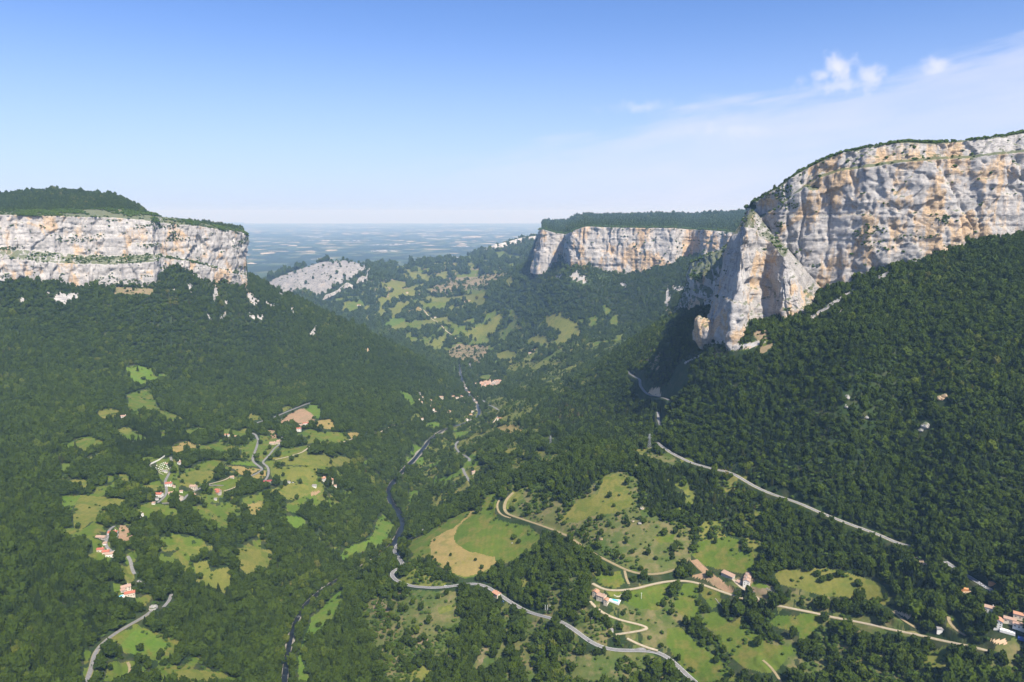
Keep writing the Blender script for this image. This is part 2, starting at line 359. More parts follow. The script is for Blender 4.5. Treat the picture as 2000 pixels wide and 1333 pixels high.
# ------------------------------------------------------------------ terrain controls: (u, v, distance along y)
CT = []
def ct(*pts):
    for p in pts: CT.append(tuple(P(*p)))
def cz(*pts):                     # (u, v, height) -> solve the distance
    for (u, v, z) in pts:
        s, m = slope_uv(u, v); Y = (z - CAMZ) / m; CT.append((s * Y, Y, z))
def cw(*pts):                     # world (x/y, y, z)
    for (s, Y, z) in pts: CT.append((s * Y, Y, z))
RIV = [(555, 1333, 250), (560, 1290, 249), (566, 1250, 248), (576, 1218, 246), (592, 1185, 244), (620, 1160, 242), (650, 1138, 240), (697, 1112, 237), (745, 1085, 232),
       (774, 1058, 228), (784, 1030, 225), (791, 1028, 224), (780, 1004, 220), (765, 985, 216), (757, 965, 213), (766, 944, 209), (786, 921, 204), (809, 898, 199), (828, 875, 194), (842, 855, 189),
       (870, 838, 180), (905, 828, 170), (930, 818, 160), (937, 806, 152), (932, 790, 140), (915, 770, 120), (903, 748, 100), (899, 728, 85), (896, 712, 78)]
cz(*RIV)
# left bank terraces and slopes
cz((0, 1333, 392), (0, 1180, 415), (0, 1050, 435), (150, 1333, 372), (300, 1250, 345), (420, 1250, 305), (450, 1100, 335), (500, 1200, 275), (620, 1075, 262), (250, 1150, 385), (215, 1050, 410),
   (340, 970, 402), (240, 815, 452), (380, 860, 408), (270, 1006, 402), (500, 900, 370), (560, 870, 366), (590, 840, 364), (640, 940, 335), (660, 900, 340), (650, 850, 350), (700, 850, 330), (780, 832, 270), (820, 815, 215),
   (735, 1030, 236), (640, 1200, 253), (680, 1060, 245), (560, 1010, 320), (600, 980, 318), (400, 1050, 368), (380, 1120, 345), (700, 960, 262), (700, 1010, 246), (590, 1280, 251))
ct((0, 900, 1420), (0, 800, 1700), (0, 700, 1980), (0, 620, 2200), (150, 900, 1460), (300, 700, 2250), (300, 800, 1860), (300, 620, 2420), (150, 700, 2100), (150, 780, 1820), (450, 720, 2450), (450, 640, 2750), (450, 790, 2080),
   (600, 740, 2500), (600, 790, 2150), (600, 680, 2750), (700, 700, 2850), (700, 760, 2500), (760, 790, 2430), (800, 745, 2880), (830, 790, 2650), (870, 760, 3050), (820, 705, 3130), (750, 672, 3200), (650, 622, 3200), (560, 585, 3150), (500, 562, 3120), (885, 742, 3200))
# behind the left ridge the ground falls to the lower valley
cw((-0.36, 3900, 560), (-0.28, 3900, 330), (-0.20, 4000, 190), (-0.13, 3900, 110), (-0.36, 4800, 250), (-0.25, 4800, 150), (-0.17, 4700, 100))
# right bank
cz((900, 1040, 330), (850, 1080, 318), (800, 1050, 285), (1000, 1060, 345), (930, 975, 345), (970, 966, 372), (870, 1145, 320), (770, 1125, 300), (970, 1165, 320), (1040, 1190, 325), (1200, 1170, 372), (1150, 1260, 335), (1195, 1235, 345),
   (1270, 1270, 340), (1340, 1333, 330), (1100, 1333, 300), (850, 1250, 285), (850, 1333, 272), (700, 1333, 262), (700, 1220, 262), (740, 1170, 275), (1100, 1150, 360), (1250, 1100, 392), (1170, 1060, 395), (1150, 1000, 412), (1350, 1130, 388),
   (1450, 1140, 402), (1420, 1050, 430), (1550, 1180, 408), (1500, 1290, 370), (1600, 1333, 372), (1700, 1220, 420), (1700, 1120, 445), (1850, 1250, 438), (1970, 1225, 470), (2000, 1333, 430), (1800, 1333, 402), (2000, 1140, 505),
   (1200, 950, 448), (1100, 930, 430), (1280, 872, 482), (1180, 885, 470), (1330, 890, 490), (1300, 1000, 440), (1400, 900, 497), (1400, 960, 470), (1500, 960, 487), (1550, 1050, 455), (1700, 1042, 478), (1850, 1100, 488), (1060, 925, 410))
cz((900, 900, 265), (850, 950, 235), (860, 1000, 250), (950, 860, 262), (1000, 850, 300), (1000, 900, 325), (1080, 880, 385), (1050, 850, 350), (1180, 850, 440), (960, 810, 215), (975, 785, 215), (1000, 800, 270), (1050, 770, 260), (1100, 800, 340), (1130, 740, 330), (1240, 730, 500), (1200, 800, 425), (1280, 775, 500),
   (1290, 830, 482), (1100, 700, 260), (1000, 740, 150), (1180, 700, 420))
ct((1350, 672, 1650), (1290, 690, 1800), (1250, 660, 2350), (1400, 750, 1460), (1500, 700, 1400), (1600, 620, 1430), (1700, 700, 1220), (1850, 700, 1180), (2000, 700, 1150), (1700, 600, 1380), (1850, 560, 1360), (2000, 540, 1330),
   (1600, 900, 1130), (1500, 850, 1230), (1900, 900, 1010), (2000, 1000, 940), (1800, 1000, 1000), (1750, 800, 1180), (1950, 800, 1080), (1400, 820, 1370))
cw((0.86, 700, 450), (0.86, 1000, 700), (0.86, 1400, 900), (0.0, 560, 330), (0.5, 560, 420), (0.86, 560, 400), (-0.4, 560, 380), (-0.86, 560, 430), (-0.86, 1000, 500), (-0.86, 1800, 620), (-0.86, 1400, 530), (0, 300, 420), (-0.6, 300, 450), (0.6, 300, 450), (0, 200, 450))
# village and the lower valley
cz((930, 760, 68), (975, 755, 95), (900, 775, 112), (830, 790, 175), (860, 780, 150), (940, 735, 62), (910, 700, 70), (890, 690, 110), (960, 690, 110), (1000, 700, 150), (930, 660, 130), (870, 680, 85), (800, 640, 140), (740, 625, 150), (700, 600, 190), (640, 612, 165),
   (880, 640, 170), (900, 600, 245), (830, 600, 220), (950, 560, 340), (870, 560, 310), (800, 560, 290), (850, 530, 370), (780, 525, 395), (950, 510, 460), (1000, 530, 440), (900, 505, 450), (1000, 497, 500), (740, 545, 330), (1000, 620, 250), (1050, 580, 380), (1050, 650, 245), (1100, 640, 310), (1150, 660, 320), (1200, 640, 345), (1270, 640, 400), (1130, 580, 470), (1250, 580, 500),
   (850, 511, 420), (720, 517, 440), (1035, 495, 530))
ct((690, 509, 6500), (640, 512, 6600), (580, 530, 6700), (520, 550, 6800), (620, 560, 6150), (600, 592, 6000), (560, 585, 6100), (500, 563, 6600), (720, 530, 6350), (670, 560, 6050))
# crest far right of the lower valley and fall to the plain behind
ct((945, 494, 8600), (1000, 476, 8900), (1040, 464, 9200))
cw((-0.25, 8500, 60), (-0.32, 7800, 60), (-0.18, 8800, 60), (-0.1, 9200, 80), (-0.05, 9800, 200), (-0.4, 6500, 60), (-0.45, 8000, 10), (-0.4, 10500, 0), (-0.2, 11000, 0), (0, 11800, 60), (0.05, 9800, 420), (0.2, 11000, 400), (0.0, 14000, 0), (0.3, 14000, 250), (0.6, 14000, 300), (-0.5, 14000, 0), (-0.86, 12000, 0),
   (-0.86, 20000, 0), (-0.4, 20000, 0), (0.0, 20000, 0), (0.4, 20000, 0), (0.86, 20000, 0), (0.86, 10000, 500), (-0.86, 5000, 600), (-0.7, 7000, 300), (-0.86, 3000, 700), (-0.5, 3000, 690))

# ------------------------------------------------------------------ cliffs: rails of (u, v, Y), bottom to top, later the cap going back
def rails(*rs): return [np.array([P(*q) for q in r]) for r in rs]
# left cliff: columns from the left edge of the picture to the corner at u = 482, then round the corner
cu = [-170, -60, 0, 70, 150, 225, 300, 318, 370, 430, 470, 482, 478, 462, 440]
cY = [2150, 2230, 2280, 2350, 2430, 2500, 2540, 2630, 2720, 2850, 2950, 3000, 3120, 3350, 3700]
base = [525, 528, 532, 545, 556, 556, 548, 515, 528, 545, 556, 560, 550, 535, 520]
lowt = [500, 502, 505, 512, 517, 518, 512, 505, 510, 528, 538, 540, 535, 525, 510]
terb = [478, 480, 484, 490, 497, 500, 496, 500, 508, 522, 530, 533, 530, 520, 505]
rim  = [418, 418, 420, 422, 424, 426, 432, 436, 440, 448, 454, 459, 462, 468, 474]
cap  = [412, 412, 413, 412, 410, 408, 418, 424, 432, 443, 451, 456, 459, 466, 472]
LC = [np.array([P(u, v + 16, Y - 6) for u, v, Y in zip(cu, base, cY)]), np.array([P(u, v, Y + 2) for u, v, Y in zip(cu, lowt, cY)]),
      np.array([P(u, v, Y + (42 if i < 7 else 14)) for i, (u, v, Y) in enumerate(zip(cu, terb, cY))]),
      np.array([P(u, v, Y + (62 if i < 7 else 30)) for i, (u, v, Y) in enumerate(zip(cu, rim, cY))]),
      np.array([P(u, v, Y + (165 if i < 7 else 100)) for i, (u, v, Y) in enumerate(zip(cu, cap, cY))])]
for i, (u, v, Y) in enumerate(zip(cu, base, cY)):
    if i <= 11: CT.append(tuple(P(u, v, Y))); q = P(u, v, Y); CT.append((q[0] * 1.03, q[1] * 1.03, q[2] + 4)); CT.append((q[0] * 1.12, q[1] * 1.12, q[2] + 10))
# right main wall
ru = [1500, 1478, 1455, 1475, 1520, 1560, 1600, 1640, 1700, 1760, 1830, 1900, 1960, 2030, 2120, 2250]
rY = [2700, 2200, 1780, 1650, 1590, 1565, 1550, 1530, 1500, 1480, 1468, 1462, 1460, 1458, 1456, 1450]
rb = [560, 570, 580, 580, 575, 570, 558, 556, 540, 518, 498, 480, 468, 458, 446, 430]
rt = [440, 425, 408, 395, 368, 338, 318, 302, 288, 279, 281, 275, 268, 256, 240, 222]
l1 = [470, 455, 445, 430, 405, 375, 348, 335, 326, 318, 312, 308, 302, 294, 280, 262]      # ledge line under the top band
RC = [np.array([P(u, v + 20, Y - 4) for u, v, Y in zip(ru, rb, rY)]),
      np.array([P(u, v, Y + 14) for u, v, Y in zip(ru, l1, rY)]),
      np.array([P(u, v - 5, Y + 30) for u, v, Y in zip(ru, l1, rY)]),
      np.array([P(u, v, Y + 40) for u, v, Y in zip(ru, rt, rY)]),
      np.array([P(u, v - 2, Y + 120) for u, v, Y in zip(ru, rt, rY)])]
for i, (u, v, Y) in enumerate(zip(ru, rb, rY)):
    if i > 5:
        q = P(u, v, Y - 4); CT.append(tuple(q)); CT.append((q[0] * 1.04, q[1] * 1.04, q[2] + 8)); CT.append((q[0] * 1.15, q[1] * 1.15, q[2] + 20))
# the prow standing in front of it
pu = [1392, 1372, 1366, 1385, 1412, 1425, 1448, 1462, 1478, 1500, 1530, 1565, 1602]
pY = [1830, 1690, 1600, 1530, 1482, 1455, 1450, 1480, 1525, 1530, 1470, 1455, 1480]
pb = [632, 650, 662, 664, 668, 668, 658, 648, 640, 634, 628, 620, 604]
pr = [480, 470, 495, 462, 448, 444, 444, 446, 454, 470, 502, 548, 590]
pru = [1428, 1432, 1412, 1428, 1440, 1448, 1460, 1468, 1480, 1496, 1530, 1558, 1600]
ps = [425, 424, 440, 425, 412, 410, 412, 416, 432, 455, 488, 522, 566]
psu = [1450, 1452, 1450, 1455, 1462, 1466, 1472, 1476, 1488, 1506, 1540, 1570, 1606]
psY = [1830, 1750, 1710, 1690, 1665, 1655, 1650, 1640, 1625, 1600, 1580, 1570, 1556]
PC = [np.array([P(u, v + 18, Y - 3) for u, v, Y in zip(pu, pb, pY)]),
      np.array([P(u, v, Y + 45) for u, v, Y in zip(pru, pr, pY)]),
      np.array([P(u, v, Y) for u, v, Y in zip(psu, ps, psY)]),
      np.array([P(u + 6, v + 4, Y + 60) for u, v, Y in zip(psu, ps, psY)])]
for i, (u, v, Y) in enumerate(zip(pu, pb, pY)):
    if i > 1:
        q = P(u, v, Y); CT.append(tuple(q)); CT.append((q[0] * 1.05, q[1] * 1.05, q[2] + 6))
# broken cliff behind the prow
bu = [1318, 1334, 1352, 1372, 1400, 1425, 1440]
bY = [2560, 2400, 2250, 2150, 2080, 2050, 2050]
bb = [620, 612, 610, 606, 604, 615, 630]
bm = [610, 582, 545, 530, 518, 508, 502]
bt = [606, 572, 514, 502, 490, 476, 466]
BC = [np.array([P(u, v + 10, Y) for u, v, Y in zip(bu, bb, bY)]), np.array([P(u, v, Y + 90) for u, v, Y in zip(bu, bm, bY)]), np.array([P(u, v, Y + 260) for u, v, Y in zip(bu, bt, bY)]),
      np.array([P(u, v + 2, Y + 500) for u, v, Y in zip(bu, bt, bY)])]
for i, (u, v, Y) in enumerate(zip(bu, bb, bY)): CT.append(tuple(P(u, v, Y)))
# middle cliff
mu = [1052, 1037, 1050, 1083, 1101, 1104, 1112, 1140, 1180, 1235, 1290, 1316, 1322, 1345, 1366, 1370, 1400, 1430, 1480]
mY = [5500, 5000, 4900, 4880, 4900, 4480, 4400, 4350, 4330, 4260, 4200, 4180, 4340, 4420, 4360, 4140, 4060, 3980, 3900]
mb = [515, 526, 528, 526, 522, 520, 515, 528, 532, 534, 526, 522, 516, 512, 510, 512, 500, 492, 484]
mt = [450, 450, 449, 456, 458, 458, 452, 443, 445, 446, 446, 446, 447, 449, 450, 450, 452, 455, 452]
mru = [1062, 1054, 1060, 1085, 1103, 1106, 1118, 1144, 1184, 1238, 1292, 1317, 1323, 1346, 1366, 1371, 1400, 1430, 1480]
MC = [np.array([P(u, v + 8, Y) for u, v, Y in zip(mu, mb, mY)]), np.array([P(u, v, Y + 40) for u, v, Y in zip(mru, mt, mY)]),
      np.array([P(u, v - 1.5, Y + 200) for u, v, Y in zip(mru, mt, mY)])]
for i, (u, v, Y) in enumerate(zip(mu, mb, mY)):
    if i in (0, 4, 12, 13, 14): continue
    q = P(u, v, Y); CT.append(tuple(q)); CT.append((q[0] * 1.1, q[1] * 1.1, q[2] + 5))

# ------------------------------------------------------------------ height raster on (x/y, y)
CT = np.array(CT)
NS = 1000
S = np.linspace(-0.88, 0.88, NS)
Yn = np.concatenate([np.geomspace(160, 600, 30)[:-1], np.geomspace(600, 2700, 640)[:-1], np.geomspace(2700, 11000, 220)[:-1], np.geomspace(11000, 72000, 60)])
NY = len(Yn)
def rbf(pts, vals, q, c=0.05):
    def k(a, b): return np.sqrt(((a[:, None] - b[None]) ** 2).sum(-1) + c * c)
    A = k(pts, pts) ; A[np.diag_indices(len(pts))] += -0.004
    n = len(pts); Z = np.zeros((n + 3, n + 3)); Z[:n, :n] = A; Z[:n, n] = 1; Z[n, :n] = 1; Z[:n, n + 1:] = pts; Z[n + 1:, :n] = pts.T
    w_ = np.linalg.solve(Z, np.concatenate([vals, [0, 0, 0]]))
    out = np.empty(len(q))
    for i in range(0, len(q), 20000):
        b = q[i:i + 20000]; out[i:i + 20000] = k(b, pts) @ w_[:n] + w_[n] + b @ w_[n + 1:]
    return out
cs = np.stack([CT[:, 0] / CT[:, 1], np.log(CT[:, 1]) * 0.8], 1)
gS = np.linspace(-0.88, 0.88, 260); gL = np.linspace(math.log(160), math.log(24000), 330)
GG = np.stack([np.repeat(gS[None], 330, 0).ravel(), np.repeat(gL[:, None] * 0.8, 260, 1).ravel()], 1)
g0 = rbf(cs, CT[:, 2], GG).reshape(330, 260)
# cubic-ish upsampling: linear both ways after a light blur
def interp2(g, s, l):
    fi = np.clip((s - gS[0]) / (gS[1] - gS[0]), 0, 258.999); fj = np.clip((l - gL[0]) / (gL[1] - gL[0]), 0, 328.999)
    i = fi.astype(int); j = fj.astype(int); a = fi - i; b = fj - j
    return (g[j, i] * (1 - a) + g[j, i + 1] * a) * (1 - b) + (g[j + 1, i] * (1 - a) + g[j + 1, i + 1] * a) * b
SS, YY = np.meshgrid(S, Yn)
XX = SS * YY
H = interp2(g0, SS, np.log(YY))
fade = np.clip((18000 - YY) / 8000, 0, 1)
H = np.maximum(H, 0) * fade
# relief
amp = np.clip((YY - 300) / 1500, 0.35, 3.0) * np.clip(H / 250, 0.0, 1.0)
rd = 1 - np.abs(fbm(XX / 330, YY / 330, o=4))
H = H + amp * (9 * fbm(XX / 420, YY / 420, o=5) + 9 * (rd - 0.75) * np.clip((YY - 1200) / 1500, 0.2, 1.5))
H = np.where(YY > 12000, np.clip(H, 0, None), H)
H = H + np.clip((YY - 9000) / 5000, 0, 1) * (0.5 + 0.5 * fbm(XX / 3000, YY / 1500, o=4)) * 45 * (YY < 40000)
# massifs standing above their rims: height raster switches to the plateau behind the rim line
def over(raster, rim_pts, inset, rise, lo, hi):
    s = rim_pts[:, 0] / rim_pts[:, 1]; o = np.argsort(s)
    yr = np.interp(S, s[o], rim_pts[o, 1]) + inset; zr = np.interp(S, s[o], rim_pts[o, 2])
    inside = (YY > yr[None]) & (SS > lo) & (SS < hi)
    z = zr[None] + rise(SS, YY, yr[None])
    return np.where(inside, z, raster), inside
BLOCK = np.zeros(H.shape, bool)
def rel(pts): return lambda s, y, yr: np.interp(np.clip(np.log(y / yr), 0, 3), *pts)
# left plateau with the wooded hill on it
hl = P(150, 372, 3350)
def left_rise(s, y, yr):
    hill = 105 * np.exp(-((y - 3450) / 520.0) ** 2) * np.clip((-0.52 - s) / 0.05 + 0.4, 0, 1) ** 0.5
    hill2 = 40 * np.exp(-((s + 0.62) / 0.05) ** 2) * np.exp(-((y - 3500) / 400.0) ** 2)
    return -6 + hill + hill2 * 0.4 + 5 * fbm(s * y / 150, y / 150, o=3) - np.clip(y - 4200, 0, None) * 0.15 - 10 * np.exp(-((s + 0.72) / 0.035) ** 2) * (hill > 20)
sc_ = LC[3][:12]
H, ins = over(H, sc_, 60, left_rise, -2, float(slope_uv(478, 460)[0])); BLOCK |= ins
H = np.where(ins & (YY > 4500), np.maximum(H - (YY - 4500) * 0.3, 100), H)
# middle plateau
def mid_rise(s, y, yr):
    t = np.clip((y - yr - 150) / 2600, 0, 1)
    up = np.interp(s, [0.03, 0.06, 0.09, 0.15, 0.22, 0.28, 0.34, 0.5], [0, 22, 50, 62, 72, 90, 130, 160])
    return -4 + up * t + 5 * fbm(s * y / 250, y / 250, o=3) - np.clip(y - yr - 4000, 0, None) * 0.25
o_ = [1, 2, 3, 4, 5, 6, 7, 8, 9, 10, 11, 12, 13, 14, 15, 16, 17, 18]
H, ins = over(H, MC[1][o_], 130, mid_rise, float(slope_uv(1058, 450)[0]), 2); BLOCK |= ins
H = np.where(ins, np.maximum(H, 0), H)
# right plateau
def right_rise(s, y, yr):
    return 0 + 4 * fbm(s * y / 80, y / 80, o=3) - np.clip(y - yr - 200, 0, None) * 0.12
H, ins = over(H, RC[3][2:], 55, right_rise, float(slope_uv(1462, 430)[0]), 2); BLOCK |= ins
print('raster', round(time.time() - T0, 1))

def grid_at(arr, x, y):
    s = x / y
    fi = np.clip((s - S[0]) / (S[1] - S[0]), 0, NS - 1.001); fj = np.clip(np.interp(y, Yn, np.arange(NY)), 0, NY - 1.001)
    i = fi.astype(int); j = fj.astype(int); a = fi - i; b = fj - j
    return (arr[j, i] * (1 - a) + arr[j, i + 1] * a) * (1 - b) + (arr[j + 1, i] * (1 - a) + arr[j + 1, i + 1] * a) * b
def idx_at(x, y):
    s = x / y
    return np.clip(np.round(np.interp(y, Yn, np.arange(NY))).astype(int), 0, NY - 1), np.clip(np.round((s - S[0]) / (S[1] - S[0])).astype(int), 0, NS - 1)
def hit(u, v):
    """first meeting of the pixel's ray with the ground"""
    s, m = slope_uv(u, v)
    col = grid_at(H, s * Yn, Yn); ray = CAMZ + m * Yn
    k = np.nonzero(ray[30:] <= col[30:])[0]
    if len(k) == 0: Y = 30000.0
    else:
        j = k[0] + 30; a = ray[j - 1] - col[j - 1]; b = col[j] - ray[j]; Y = Yn[j - 1] + (Yn[j] - Yn[j - 1]) * a / max(a + b, 1e-6)
    x = float(s * Y)
    return np.array([x, Y, float(grid_at(H, np.array([x]), np.array([Y]))[0])])

